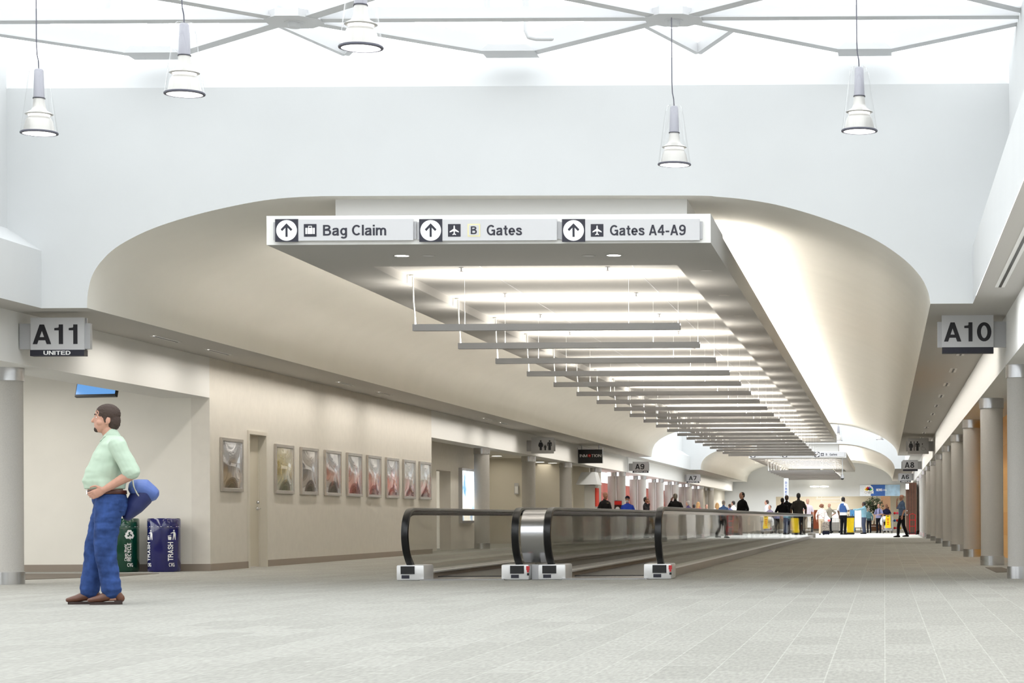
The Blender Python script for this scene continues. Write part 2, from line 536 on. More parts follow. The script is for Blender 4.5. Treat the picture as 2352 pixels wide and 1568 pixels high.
def AR(cx, cy, rx, ry, a0, a1, n=12):
    return [(cx + rx * math.cos(math.radians(a0 + (a1 - a0) * k / n)), cy + ry * math.sin(math.radians(a0 + (a1 - a0) * k / n))) for k in range(n + 1)]
def CV(*p): return spline(p, 4)
def spline(pts, n=5):
    out = []
    for i in range(len(pts) - 1):
        p0, p1, p2, p3 = [Vector(pts[max(0, min(len(pts) - 1, k))]) for k in (i - 1, i, i + 1, i + 2)]
        for j in range(n):
            t = j / n
            out.append(tuple(0.5 * ((2 * p1) + (p2 - p0) * t + (2 * p0 - 5 * p1 + 4 * p2 - p3) * t * t + (3 * p1 - p0 - 3 * p2 + p3) * t ** 3)))
    return out + [tuple(pts[-1])]
def glyph(c, w):
    """strokes (centre lines) and filled polygons of a plain grotesque letter, cap height 1"""
    h = w / 2
    st, po, wd = [], [], .7
    V = lambda x, a=0, b=1: st.append([(x, a), (x, b)])
    Hh = lambda y, a, b: st.append([(a, y), (b, y)])
    d = w * 1.06
    if c == 'A': po += [[(0, 0), (d, 0), (.36 + d / 2, 1), (.36 - d / 2, 1)], [(.72, 0), (.72 - d, 0), (.36 - d / 2, 1), (.36 + d / 2, 1)]]; Hh(.28, .14, .58); wd = .72
    elif c == 'B': V(h); st.append([(h, 1 - h), (.36, 1 - h)] + AR(.36, .76, .17, .24 - h, 90, -90, 8) + [(h, .52)]); st.append([(h, .52), (.39, .52)] + AR(.39, .26 + h / 2, .19, .26 - h / 2, 90, -90, 8) + [(h, h)]); wd = .66
    elif c == 'C': st.append(AR(.38, .5, .38 - h, .5 - h, 42, 318, 22)); wd = .72
    elif c == 'D': V(h); st.append([(h, 1 - h), (.3, 1 - h)] + AR(.3, .5, .38 - h, .5 - h, 90, -90, 14) + [(h, h)]); wd = .68
    elif c == 'E': V(h); Hh(1 - h, h, .58); Hh(.52, h, .54); Hh(h, h, .6); wd = .6
    elif c == 'G': st.append(AR(.39, .5, .39 - h, .5 - h, 45, 345, 22)); V(.74 - h, 0, .5); Hh(.47, .42, .74); wd = .76
    elif c == 'H': V(h); V(.68 - h); Hh(.52, h, .6); wd = .68
    elif c == 'I': V(h); wd = w
    elif c == 'L': V(h); Hh(h, h, .55); wd = .55
    elif c == 'M': V(h); V(.82 - h); po += [[(w * .3, 1), (w * 1.3, 1), (.41 + h * .9, 0), (.41 - h * .9, 0)], [(.82 - w * .3, 1), (.82 - w * 1.3, 1), (.41 - h * .9, 0), (.41 + h * .9, 0)]]; wd = .82
    elif c == 'N': V(h); V(.7 - h); po.append([(0, 1), (w * 1.1, 1), (.7, 0), (.7 - w * 1.1, 0)]); wd = .7
    elif c == 'O': st.append(AR(.39, .5, .39 - h, .5 - h, 0, 360, 26)); wd = .78
    elif c == 'R': V(h); st.append([(h, 1 - h), (.4, 1 - h)] + AR(.4, .74, .18, .26 - h, 90, -90, 8) + [(h, .48)]); st.append([(.42, .47), (.54, .38), (.57, .2), (.6, 0)]); wd = .66
    elif c == 'S': st.append(CV((.57, .7), (.5, .87), (.32, 1 - h), (.14, .87), (.1, .71), (.22, .57), (.42, .48), (.56, .35), (.54, .16), (.33, h), (.12, .14), (.06, .32))); wd = .64
    elif c == 'T': V(.31); Hh(1 - h, 0, .62); wd = .62
    elif c == 'U': st.append([(h, 1), (h, .36)] + AR(.34, .36, .34 - h, .36 - h, 180, 360, 12) + [(.68 - h, 1)]); wd = .68
    elif c == 'V': po += [[(0, 1), (d, 1), (.34 + d / 2, 0), (.34 - d / 2, 0)], [(.68, 1), (.68 - d, 1), (.34 - d / 2, 0), (.34 + d / 2, 0)]]; wd = .68
    elif c == 'W':
        for a, b in ((0, .25), (.5, .25), (.5, .75), (1, .75)): po.append([(a - d / 2 + (d / 2 if a == 0 else -d / 2 if a == 1 else 0), 1), (a + d / 2 + (d / 2 if a == 0 else -d / 2 if a == 1 else 0), 1), (b + d / 2, 0), (b - d / 2, 0)])
        wd = 1
    elif c == 'Y': po += [[(0, 1), (d, 1), (.34 + d / 2, .4), (.34 - d / 2, .4)], [(.68, 1), (.68 - d, 1), (.34 - d / 2, .4), (.34 + d / 2, .4)]]; V(.34, 0, .42); wd = .68
    elif c == 'a': st.append(CV((.07, .52), (.14, .62), (.28, .72 - h), (.42, .63), (.45, .5)) + [(.45, .14), (.47, .0)]); st.append(CV((.45, .44), (.3, .39), (.14, .34), (h, .2), (.12, h + .01), (.24, h), (.38, .13), (.45, .26))); wd = .56
    elif c == 'd': st.append(AR(.28, .36, .28 - h, .36 - h, 0, 360, 20)); V(.56 - h); wd = .56
    elif c == 'e': st.append(AR(.29, .36, .29 - h, .36 - h, -38, -360, 18) + [(.5, .36), (h, .36)]); wd = .58
    elif c == 'g': st.append(AR(.28, .37, .28 - h, .35 - h, 0, 360, 20)); st.append([(.56 - h, .72), (.56 - h, -.02)] + AR(.28, -.04, .28 - h, .17, 0, -150, 10)); wd = .56
    elif c == 'i': V(h, 0, .72); V(h, .84, 1); wd = w
    elif c == 'l': V(h); wd = w
    elif c == 'm':
        V(h, 0, .72)
        for x in (h, .42): st.append(CV((x, .42), (x + .06, .58), (x + .18, .72 - h), (x + .3, .6), (x + .345, .46)) + [(x + .345, 0)])
        wd = .42 + .345 + h
    elif c == 'n': V(h, 0, .72); st.append(CV((h, .42), (.16, .58), (.29, .72 - h), (.42, .6), (.46, .46)) + [(.46, 0)]); wd = .46 + h
    elif c == 'o': st.append(AR(.29, .36, .29 - h, .36 - h, 0, 360, 20)); wd = .58
    elif c == 'r': V(h, 0, .72); st.append(CV((h, .4), (.16, .58), (.34, .72 - h))); wd = .34
    elif c == 's': st.append(CV((.45, .5), (.38, .62), (.26, .72 - h), (.12, .61), (.1, .5), (.2, .41), (.36, .34), (.45, .24), (.42, .11), (.26, h), (.11, .11), (.05, .23))); wd = .52
    elif c == 't': st.append([(.18, .92), (.18, .18), (.23, h), (.36, h)]); Hh(.72 - h, 0, .36); wd = .36
    elif c == '-': Hh(.36, 0, .34); wd = .34
    elif c == '0': st.append(AR(.3, .5, .3 - h, .5 - h, 0, 360, 26)); wd = .6
    elif c == '1': V(.38 - h); po.append([(.04, .7), (.38 - w, .7), (.38 - w, .82), (.04, .82)]); po.append([(.04, .7), (.24, .7), (.38, 1), (.38 - w * .8, 1), (.2, .84), (.04, .82)]); wd = .48
    elif c == '2': st.append(CV((.08, .66), (.14, .86), (.3, 1 - h), (.48, .86), (.5, .68), (.4, .5), (.2, .32), (.1, .16), (.09, h))); Hh(h, .02, .58); wd = .58
    elif c == '4': V(.44, 0, 1); Hh(.3, 0, .62); po.append([(0, .24), (0, .4), (.36, 1), (.52, 1), (.16, .36)]); wd = .62
    elif c == '5': st.append([(.54, 1 - h), (.16, 1 - h), (.1, .5)] + CV((.1, .5), (.26, .6), (.44, .56), (.52, .36), (.44, .14), (.26, h), (.06, .2))); wd = .6
    elif c in '69':
        a = [AR(.3, .32, .3 - h, .32 - h, 0, 360, 20), CV((h, .34), (h + .01, .6), (.14, .84), (.3, 1 - h), (.44, .92), (.52, .78))]
        if c == '9': a = [[(.6 - x, 1 - y) for x, y in q] for q in a]
        st += a; wd = .6
    elif c == '7': Hh(1 - h, 0, .58); po.append([(.58, 1 - w * .4), (.58 - w * .3, 1 - w), (.42, 1 - w), (.1, 0), (.1 + d, 0), (.3 + d, .5)]); wd = .58
    elif c == '8': st += [AR(.3, .73, .25 - h, .27 - h, 0, 360, 18), AR(.3, .28, .3 - h, .28 - h, 0, 360, 20)]; wd = .6
    return st, po, wd
def text_mb(txt, bold=0.02, depth=0.01, space=1.0):
    w = .135 + bold
    vs, fs, x = [], [], 0
    for c in txt:
        if c == ' ': x += .32; continue
        st, po, wd = glyph(c, w)
        for k, q in enumerate(st):
            p = [Vector(a) for i, a in enumerate(q) if i == 0 or (Vector(a) - Vector(q[i - 1])).length > 1e-4]
            n = len(p)
            cl = (p[0] - p[-1]).length < 1e-3
            o = len(vs)
            for i in range(n):
                a = p[i - 1] if i else (p[-2] if cl else p[0])
                b = p[i + 1] if i < n - 1 else (p[1] if cl else p[-1])
                d1 = (p[i] - a).normalized() if (p[i] - a).length else (b - p[i]).normalized()
                d2 = (b - p[i]).normalized() if (b - p[i]).length else d1
                nn = Vector((-(d1 + d2).y, (d1 + d2).x))
                nn = nn.normalized() if nn.length > 1e-4 else Vector((-d1.y, d1.x))
                m = min(1.6, 1 / max(.3, nn.dot(Vector((-d1.y, d1.x)))))
                e = depth * (1 + .004 * k)
                for s_, z in ((1, -e), (-1, -e), (-1, e), (1, e)):
                    vs.append((x + p[i].x + nn.x * w / 2 * m * s_, p[i].y + nn.y * w / 2 * m * s_, z))
            for i in range(n - 1):
                for j in range(4):
                    fs.append((o + i * 4 + j, o + i * 4 + (j + 1) % 4, o + (i + 1) * 4 + (j + 1) % 4, o + (i + 1) * 4 + j))
            fs += [(o, o + 1, o + 2, o + 3), (o + n * 4 - 1, o + n * 4 - 2, o + n * 4 - 3, o + n * 4 - 4)]
        for k, q in enumerate(po):
            o, n = len(vs), len(q)
            e = depth * (1.02 + .004 * k)
            vs += [(x + a, b, -e) for a, b in q] + [(x + a, b, e) for a, b in q]
            fs += [tuple(o + i for i in range(n)), tuple(o + 2 * n - 1 - i for i in range(n))] + [(o + i, o + i + n, o + (i + 1) % n + n, o + (i + 1) % n) for i in range(n)]
        x += wd + .085 * space
    return vs, fs
def flat_text(mb, txt, x0, x1, z0, z1, y, bold=0.02, thick=0.004, space=1.0):
    """lettering fitted to the box x0..x1, z0..z1 (cap height of the glyphs used), facing -y at depth y"""
    vs, fs = text_mb(txt, bold, 0.5, space)
    xs = [v[0] for v in vs]; ys = [v[1] for v in vs]
    ax, ay = (x1 - x0) / (max(xs) - min(xs)), (z1 - z0) / (max(ys) - min(ys))
    mb.add([(x0 + (v[0] - min(xs)) * ax, y - v[2] * thick * 2, z0 + (v[1] - min(ys)) * ay) for v in vs], fs)
    return mb
def disc(mb, x, z, r, y0, y1, seg=32, rx=None):
    rx = rx or r
    return mb.prism([(x + rx * math.cos(2 * PI * k / seg), z + r * math.sin(2 * PI * k / seg)) for k in range(seg)], y0, y1)

# ------------------------------------------------------------------ key dimensions
DA, DE = 26.95, 92.4          # first vault: front wall, far end
DB, DW = 117.0, 157.0         # second vault: front wall, end wall
XL, XR = -10.9, 1.61          # faces of the fascias left and right
SZ = 3.45                     # soffit height
FB = 2.80                     # underside of the fascia
D0 = -16.0                    # back end of the hall behind the viewer
arch_px = [(200, 706), (202, 672), (212, 632), (236, 596), (276, 562), (350, 525), (450, 493), (560, 468), (640, 456), (720, 451), (800, 450),
           (1170, 449), (1577, 449), (1650, 452), (1720, 459), (1800, 474), (1900, 504), (2000, 545), (2070, 590), (2112, 632), (2131, 668), (2137, 700)]
ARCH0 = [(P(x, y, DA).x, P(x, y, DA).z) for x, y in arch_px]
ARCH0[0] = (ARCH0[0][0], SZ); ARCH0[-1] = (ARCH0[-1][0], SZ)
ARCH = spline(ARCH0, 5)
AXL, AXR = ARCH[0][0], ARCH[-1][0]
PXL, PXR = -10.42, 1.11       # atrium parapets
UXL, UXR = -10.84, 1.57       # atrium upper side walls
PZ = 4.16                     # parapet top
WT = 6.55                     # wall top under the skylight

# ------------------------------------------------------------------ setting
struct('floor', MB().quad((-24, D0, 0), (8, D0, 0), (8, 176, 0), (-24, 176, 0)), M['carpet'])
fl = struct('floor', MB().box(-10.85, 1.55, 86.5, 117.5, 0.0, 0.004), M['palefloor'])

def vault(a, b):
    mb = MB()
    n = len(ARCH)
    ys = [a + (b - a) * i / 8 for i in range(9)]
    vs = [(x, y, z) for y in ys for x, z in ARCH]
    fs = [(i * n + k, i * n + k + 1, (i + 1) * n + k + 1, (i + 1) * n + k) for i in range(8) for k in range(n - 1)]
    return struct('ceiling', mb.add(vs, fs), M['vault'], 60)
vault(DA, DE)
vault(DB, DW)

def arch_wall(name, D, th):
    """white wall across the hall with the vault's arch cut out of it; it leans back at its top"""
    mb = MB()
    xs = [(UXL - 0.3, SZ), (AXL - 0.0001, SZ)] + ARCH + [(AXR + 0.0001, SZ), (UXR + 0.3, SZ)]
    for (xa, za), (xb, zb) in zip(xs, xs[1:]):
        for y in (D, D + th):
            mb.quad((xa, y, za), (xb, y, zb), (xb, y, 6.17), (xa, y, 6.17))
    s = 0.22 if th > 0 else -0.22
    mb.quad((UXL - .3, D, 6.17), (UXR + .3, D, 6.17), (UXR + .3, D + s * 0.9, WT), (UXL - .3, D + s * 0.9, WT))
    mb.quad((UXL - .3, D + th, 6.17), (UXR + .3, D + th, 6.17), (UXR + .3, D + th, WT), (UXL - .3, D + th, WT))
    mb.quad((UXL - .3, D + s * 0.9, WT), (UXR + .3, D + s * 0.9, WT), (UXR + .3, D + th, WT), (UXL - .3, D + th, WT))
    return struct(name, mb, M['white'])
arch_wall('wall_front', DA, 0.25)
arch_wall('wall_front', DE, -0.25)
arch_wall('wall_front', DB, 0.25)
def atrium(a, b):
    mb = MB()
    for px, ux, s in ((PXL, UXL, -1), (PXR, UXR, 1)):
        mb.quad((px, a, SZ), (px, b, SZ), (px, b, PZ), (px, a, PZ))
        mb.quad((px, a, PZ), (px, b, PZ), (ux, b, PZ + 0.28), (ux, a, PZ + 0.28))
        mb.quad((ux, a, PZ + 0.28), (ux, b, PZ + 0.28), (ux, b, WT), (ux, a, WT))
    return struct('wall_side', mb, M['white'])
atrium(D0, DA)
atrium(DE, DB)
struct('wall_back', MB().box(-24, 8, D0 - 0.2, D0, 0, WT), M['white'])

# soffits over the side aisles
mb = MB()
for a, b, l, r in ((D0, DA, PXL, PXR), (DA, DE, AXL, AXR), (DE, DB, PXL, PXR), (DB, DW, AXL, AXR)):
    mb.quad((XL - 1, a, SZ), (l, a, SZ), (l, b, SZ), (XL - 1, b, SZ))
    mb.quad((r, a, SZ), (XR + 1, a, SZ), (XR + 1, b, SZ), (r, b, SZ))
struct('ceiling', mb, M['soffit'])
# fascias (deep boxed beams over the columns)
struct('trim_1', MB().box(XL - 0.77, XL, D0, 35.2, FB, SZ + 0.02), M['fascia'])
struct('trim_2', MB().box(XL - 0.5, XL, 52.45, DW, FB, SZ + 0.02), M['fascia'])
struct('trim_3', MB().box(XR, XR + 0.78, D0, DW, FB, SZ + 0.02), M['fascia'])
# left wall with the posters (door opening cut out)
DD0, DD1, DH = 37.32, 38.32, 2.30
mb = MB()
mb.box(XL - 0.3, XL, 35.2, DD0 - .03, 0, SZ)
mb.box(XL - 0.3, XL, DD1 + .03, 52.45, 0, SZ)
mb.box(XL - 0.3, XL, DD0 - .03, DD1 + .03, DH + .03, SZ)
struct('wall_left', mb, M['wall'])
struct('wall_left', MB().box(-18.2, XL - 0.3, 35.2, 35.4, 0, 3.4), M['cream'])       # return wall of the gate lounge
mb = MB()
mb.box(XL, XL + 0.015, 35.2, DD0 - 0.06, 0, 0.115)
mb.box(XL, XL + 0.015, DD1 + 0.06, 52.45, 0, 0.115)
struct('baseboard_left', mb, M['base'])
struct('baseboard_left', MB().box(-18, XL + 0.013, 35.185, 35.2, 0, 0.115), M['base'])
# gate lounge: ceiling and the window side
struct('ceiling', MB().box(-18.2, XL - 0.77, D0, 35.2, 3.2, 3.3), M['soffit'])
mb = MB()
for k in range(9):
    y = 35.2 - k * 6.2
    mb.box(-18.2, -18.0, y - 0.3, y, 0, 3.2)
mb.box(-18.2, -18.0, D0, 35.2, 2.9, 3.2); mb.box(-18.2, -18.0, D0, 35.2, 0, 0.35)
struct('window_1', mb, M['fascia'])
wg = MB().box(-18.11, -18.09, D0, 35.2, 0.35, 2.9).build('window_1', M['skyglass']); wg['kind'] = 'structure'

# left bays beyond the poster wall
mb = MB()
mb.box(-12.0, -11.7, 52.45, 56.9, 0, FB + .1); mb.box(-12.0, -11.7, 58.75, 62.2, 0, FB + .1); mb.box(-12.0, -11.7, 56.9, 58.75, 2.12, FB + .1)
mb.box(-12.6, -12.3, 56.6, 59, 0, FB)
mb.box(XL - 0.3 - 0.6, XL - 0.02, 52.25, 52.45, 0, SZ)
struct('wall_left', mb, M['wall'])
mb = MB()
mb.box(-15.2, -12.0, 62.0, 62.2, 0, FB + .1)
mb.box(-15.2, -12.05, 74, 74.2, 0, FB + .1)
mb.box(-15.2, -11.75, 82, 82.2, 0, FB + .1)
mb.box(-15.4, -15.2, 62, 86, 0, FB + .1)
mb.box(-15.2, -11.6, 85.6, 85.8, 0, FB + .1)
struct('wall_left', mb, M['wallshop'])
struct('ceiling', MB().box(-15.4, XL - 0.5, 52.45, 86, FB + 0.1, FB + 0.2), M['cream'])
struct('wall_left', MB().box(-12.6, -12.4, 86, 150, 0, 2.42), M['red'])
struct('ceiling', MB().box(-12.5, XL - 0.5, 86, DW, FB + 0.1, FB + 0.2), M['fascia'])
wg = MB().box(-12.51, -12.49, 86, 150, 2.42, FB + .1).build('window_2', M['skyglass']); wg['kind'] = 'structure'
struct('wall_left', MB().box(-11.62, -11.5, 132, DW, 0, FB + .1), M['wallshop'])
# right wall behind the columns
struct('wall_right', MB().box(2.42, 2.6, D0, 38.0, 0, FB + .1).box(2.42, 2.6, 44.8, DW, 0, FB + .1), M['wall'])
struct('wall_right', MB().box(2.42, 2.6, 38.0, 44.8, 0, FB + .1), M['orange'])
# end of the concourse: header wall and the shop behind it
ex = P(1782, 1150, DW).x
hz = 2.38
struct('wall_end', MB().box(-12, ex, DW, DW + .2, 0, 5.0).box(ex, 2.6, DW, DW + .2, hz, 5.0), M['white'])
struct('wall_end', MB().box(-12, 2.6, 171, 171.2, 0, 3.2).box(-9.2, -9.0, DW + .2, 171, 0, 3.2), M['wallshop'])
struct('ceiling', MB().box(-12, 2.6, DW + .2, 171, 3.1, 3.2), M['cream'])
struct('wall_right', MB().box(2.62, 2.8, DW, 171, 0, 3.2), M['wallshop'])
# skylight glazing over both atria
def skylight(a, b, n):
    z1 = 7.7
    g = MB().box(UXL - .3, UXR + .3, a, b + .3, z1, z1 + 0.02)
    g.box(UXL - .3, UXR + .3, b + .28, b + .3, WT, z1)
    g.box(UXL - .3, UXL - .28, a, b + .3, WT, z1); g.box(UXR + .28, UXR + .3, a, b + .3, WT, z1)
    o = g.build('window_%d' % n, M['skyglass']); o['kind'] = 'structure'
    t = MB()
    for k in range(4):
        x = UXL - .25 + (UXR - UXL + .5) * k / 3
        t.box(x - .04, x + .04, a, b + .26, z1 - .12, z1 - .01)
    k = 0
    while a + k * 2.17 < b:
        t.box(UXL - .28, UXR + .28, a + k * 2.17, a + k * 2.17 + .06, z1 - .1, z1 - .01); k += 1
    struct('trim_%d' % (n + 10), t, M['truss'])
skylight(D0, DA, 3)
skylight(DE, DB - .1, 4)

# ------------------------------------------------------------------ skylight space truss
TZ = 6.57
tr = thing('skylight_truss', 'white steel truss of crossing beams and plates under the skylight', 'truss', (-4.56, 24.95, TZ))
def tp(x, y, z=0): return Vector((x + 4.56, y - 24.95, z))     # local
rows = {24.95: [-4.56 + 2.175 + 4.35 * k for k in (-2, -1, 0, 1)], 26.9: [-4.56 + 4.35 * k for k in (-1, 0, 1)], 22.95: [-4.56 + 4.35 * k for k in (-1, 0, 1)]}
for x in rows[24.95][1:3]:
    hb = MB().prism([(0.34 * math.cos(a) * 1.0, 0.34 * math.sin(a) * 0.36 + 0) for a in [PI / 8 + k * PI / 4 for k in range(8)]], 0, 1)
    oct_ = [(math.cos(PI / 8 + k * PI / 4), math.sin(PI / 8 + k * PI / 4)) for k in range(8)]
    hb = MB()
    vs = [tp(x + 0.35 * a, 24.95 + 0.35 * b, z) for z in (-0.055, 0.03) for a, b in oct_]
    hb.add(vs, [tuple(range(8)), tuple(range(15, 7, -1))] + [(k, (k + 1) % 8, (k + 1) % 8 + 8, k + 8) for k in range(8)])
    h = hb.build('hub_plate', M['truss'], tr)
    MB().lathe([(0.0001, -.12), (.07, -.12), (.07, -.06), (.11, -.06), (.11, -.05), (0.0001, -.05)], tp(x, 24.95), 20).build('hub_bolt', M['truss'], h, 30)
    MB().box(-.07 + x + 4.56, .07 + x + 4.56, -.07, .07, .03, 1.05).build('post', M['truss'], tr)
    for dx in (-0.75, 0.95):
        MB().bar(tp(x + dx, 25.8, .3), tp(x + .12, 26.85, .02), .08, .12).build('brace', M['truss'], tr)
MB().box(tp(-11.1, 0).x, tp(1.85, 0).x, -.06, .06, -.02, .10).build('cross_beam', M['truss'], tr)
MB().box(tp(-11.1, 0).x, tp(1.85, 0).x, -.09, .09, -.04, -.02).build('flange', M['truss'], tr)
def diag(xa, ya, xb, yb):
    m_ = MB()
    m_.bar(tp(xa, ya, .07), tp(xb, yb, .07), .09, .20)
    m_.bar(tp(xa, ya, -.035), tp(xb, yb, -.035), .16, .02)
    m_.build('diagonal_beam', M['truss'], tr)
for x in rows[24.95]:
    for s in (-1, 1):
        gx = x + s * 2.175
        if -9.5 < gx < .5:
            diag(x + s * .2, 25.1, gx - s * .25, 26.75)
            diag(x + s * .2, 24.8, gx - s * .1, 22.95)
for x in rows[26.9]:
    m_ = MB().prism([(x + 4.56 - .33, -.06), (x + 4.56 + .33, -.06), (x + 4.56 + .24, .02), (x + 4.56 - .24, .02)], 1.55, 1.97)
    m_.box(x + 4.56 - .1, x + 4.56 + .1, 1.75, 1.95, .02, 1.05)
    m_.build('gusset', M['truss'], tr)
# conduit pipes by the truss
for i, (px, D) in enumerate(((247, 25.6), (1119, 25.6), (1208, 25.7))):
    b = P(px, 38, D)
    mb = MB().tube([(b.x, D, b.z), (b.x, D, 7.6)], .045, 10)
    if i == 2: mb.tube([(b.x, D, b.z + .02), (b.x, D, b.z - .17), (b.x + .03, D, b.z - .24), (b.x + .12, D, b.z - .26), (b.x + .3, D, b.z - .26)], .03, 8)
    tag(mb.build('conduit', M['truss'], None, 60), ['white vertical pipe above the left pendant lamps', 'white vertical pipe between the two truss hubs', 'bent white pipe right of the middle truss pipe'][i], 'pipe')

# ------------------------------------------------------------------ dropped ceiling panels with their hanging lights
SX0, SX1, RX0, RX1, SB, RT = -7.16, -2.0, -6.45, -2.60, 4.008, 4.13
def ceiling_panel(D, L, label, nlights):
    t = thing('dropped_ceiling_panel', label, 'ceiling panel', (0, D, 0))
    m_ = MB()
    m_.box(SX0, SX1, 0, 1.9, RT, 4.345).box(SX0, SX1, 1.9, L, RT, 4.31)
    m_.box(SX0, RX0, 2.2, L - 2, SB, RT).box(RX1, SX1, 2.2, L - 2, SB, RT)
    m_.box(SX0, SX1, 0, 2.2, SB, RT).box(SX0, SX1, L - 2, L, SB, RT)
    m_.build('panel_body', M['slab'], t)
    MB().box(SX0, SX1, -.008, 0, SB, 4.345).build('lit_front_face', M['fascia'], t)  # same white panel; lighter colour carries the light on its front
    MB().box(-6.85, -2.45, 1.95, L - 1.6, 4.31, 4.83).build('upper_box', M['fascia'], t)
    for a, b, y0 in ((-7.02, -6.95, 4.6), (-2.24, -2.17, 4.2)):
        MB().box(a, b, y0, L - 1.8, 4.315, 4.345).build('cove_light', M['cove_l'], t)
    for x in (-6.2 + .9, -6.2 + 2.9):
        MB().box(x, x + .012, 2.2, L - 2, RT - .003, RT + .001).build('panel_joint', M['beam'], t)
    return t
ceiling_panel(25.3, 67.0, 'long white dropped ceiling panel above the moving walkways, carrying three direction signs', 20)
ceiling_panel(115.35, 36.0, 'white dropped ceiling panel far down the hall above the crowd', 10)

ordn = ['nearest', 'second', 'third', 'fourth', 'fifth', 'sixth', 'seventh', 'eighth', 'ninth', 'tenth', 'eleventh', 'twelfth', 'thirteenth',
        'fourteenth', 'fifteenth', 'sixteenth', 'seventeenth', 'eighteenth', 'nineteenth', 'twentieth']
BX0, BX1, BZ0, BZ1 = -6.37, -2.75, 3.366, 3.455
def hanging_light(y):
    t = thing('linear_pendant', '', 'pendant light', (0, y, BZ0))
    bh = BZ1 - BZ0
    MB().box(BX0, BX1, -.05, .05, 0, bh - .03).box(BX0, BX1, -.05, -.042, bh - .03, bh).box(BX0, BX1, .042, .05, bh - .03, bh).build('housing', M['beam'], t)
    MB().quad((BX0 + .02, -.042, bh - .003), (BX1 - .02, -.042, bh - .003), (BX1 - .02, .042, bh - .003), (BX0 + .02, .042, bh - .003)).build('lamp_strip', M['beam_l'], t)
    h = RT - BZ0
    m_ = MB().tube([(BX0 + .03, .0, BZ1 - BZ0 - .01), (BX0 + .02, 0, .25), (BX0 + .005, 0, .4), (BX0 + .0, 0, h - .02)], .011, 8)
    m_.build('power_cable', M['cable'], t)
    MB().lathe([(.0001, h - .02), (.05, h - .02), (.05, h), (.0001, h)], (BX0, 0, 0), 14).build('canopy', M['cable'], t)
    for x in (BX0 + .7, BX1 - .7, BX1 - .03):
        MB().tube([(x, 0, BZ1 - BZ0 - .02), (x, 0, h)], .0022, 5, cap=False).build('hanger_wire', M['cable'], t)
    return t
p0 = hanging_light(29.5)
for k in range(20):
    o = p0 if k == 0 else copy_tree(p0)
    o.location = (0, 29.5 + 3.14 * k, BZ0)
    o['label'] = 'grey linear pendant light under the long ceiling panel, %s from the front' % ordn[k] if k else 'grey linear pendant light under the long ceiling panel, closest to the direction signs'
    o['group'] = 'linear pendants under the long panel'
for k in range(9):
    o = copy_tree(p0)
    o.location = (0, 119.4 + 3.14 * k, BZ0)
    o['label'] = 'grey linear pendant light in the far row under the second ceiling panel'
    o['group'] = 'linear pendants under the far panel'

# recessed lights, vents and sprinklers of the long panel
def recess_disc(name, px, py, m, r, label, cat, group=None, z=SB):
    D = (z - CH) * FPX / uv(px, py)[1]
    x = P(px, py, D).x
    t = thing(name, label, cat, (x, D, z), 0, group)
    MB().lathe([(r, -.004), (r * 1.18, -.006), (r * 1.18, .0), (r, .0)], (0, 0, 0), 24, True).build('trim_ring', M['slab'], t)
    MB().cyl((0, 0), r, -.003, 0, 24).build('lens', m, t)
    return t
recess_disc('downlight', 923, 587, M['lamp'], .085, 'lit recessed downlight below the bag claim sign', 'downlight')
recess_disc('downlight', 1410, 586, M['lamp'], .085, 'lit recessed downlight below the third direction sign', 'downlight')
recess_disc('speaker_grille', 984, 587, M['beam'], .07, 'unlit grey disc right of the left recessed downlight', 'ceiling vent')
recess_disc('speaker_grille', 1352, 587, M['beam'], .07, 'unlit grey disc left of the right recessed downlight', 'ceiling vent')
for k in range(9):
    x, y = -2.28, 28.1 + 3.14 * k
    t = tag(MB().cyl((0, 0), .08, -.004, 0, 20).build('ceiling_disc', M['soffit']), 'flat grey disc in the right margin of the long ceiling panel, %s from the front' % ordn[k], 'ceiling disc', 'discs along the panel margin')
    t.location = (x, y, SB)
def sprinkler(x, y, label):
    t = thing('sprinkler', label, 'sprinkler', (x, y, RT), 0, 'sprinklers under the long panel')
    MB().cyl((0, 0), .03, -.008, 0, 12).cyl((0, 0), .009, -.05, -.008, 8).build('stem', M['alu'], t)
    MB().cyl((0, 0), .024, -.056, -.05, 12).build('deflector', M['alu'], t)
    return t
s0 = None
for k in range(6):
    for i, x in enumerate((-5.56, -3.63)):
        lab = '%s ceiling sprinkler in the %s row of the recessed panel' % (ordn[k], ('left', 'right')[i])
        if s0 is None: s0 = sprinkler(x, 28.7 + 3.3 * k, lab)
        else:
            o = copy_tree(s0); o.location = (x, 28.7 + 3.3 * k, RT); o['label'] = lab

# slots and small fittings in the right and left soffits
def slot(D0_, D1_, x, label, group=None, w=.05):
    t = thing('slot_diffuser', label, 'air vent', (x, D0_, SZ), 0, group)
    MB().box(-w, w, 0, D1_ - D0_, -.008, 0).build('frame', M['fascia'], t)
    MB().box(-w * .28, w * .28, .03, D1_ - D0_ - .03, -.012, -.008).build('slot', M['black'], t)
slot(19.5, 25.0, 1.34, 'long black-slotted air vent in the grey ceiling above gate A10', None, .055)
for k in range(15):
    slot(30.4 + k * 4.1, 31.4 + k * 4.1, 1.25, '%s short air slot along the right aisle ceiling' % ordn[k].capitalize(), 'air slots in the right aisle ceiling', .06)
for k, D in enumerate((31.0, 33.5, 41.5, 44.8, 56.5, 59)):
    slot(D, D + 1.1, -10.4, '%s short air slot along the left aisle ceiling' % ordn[k].capitalize(), 'air slots in the left aisle ceiling', .05)

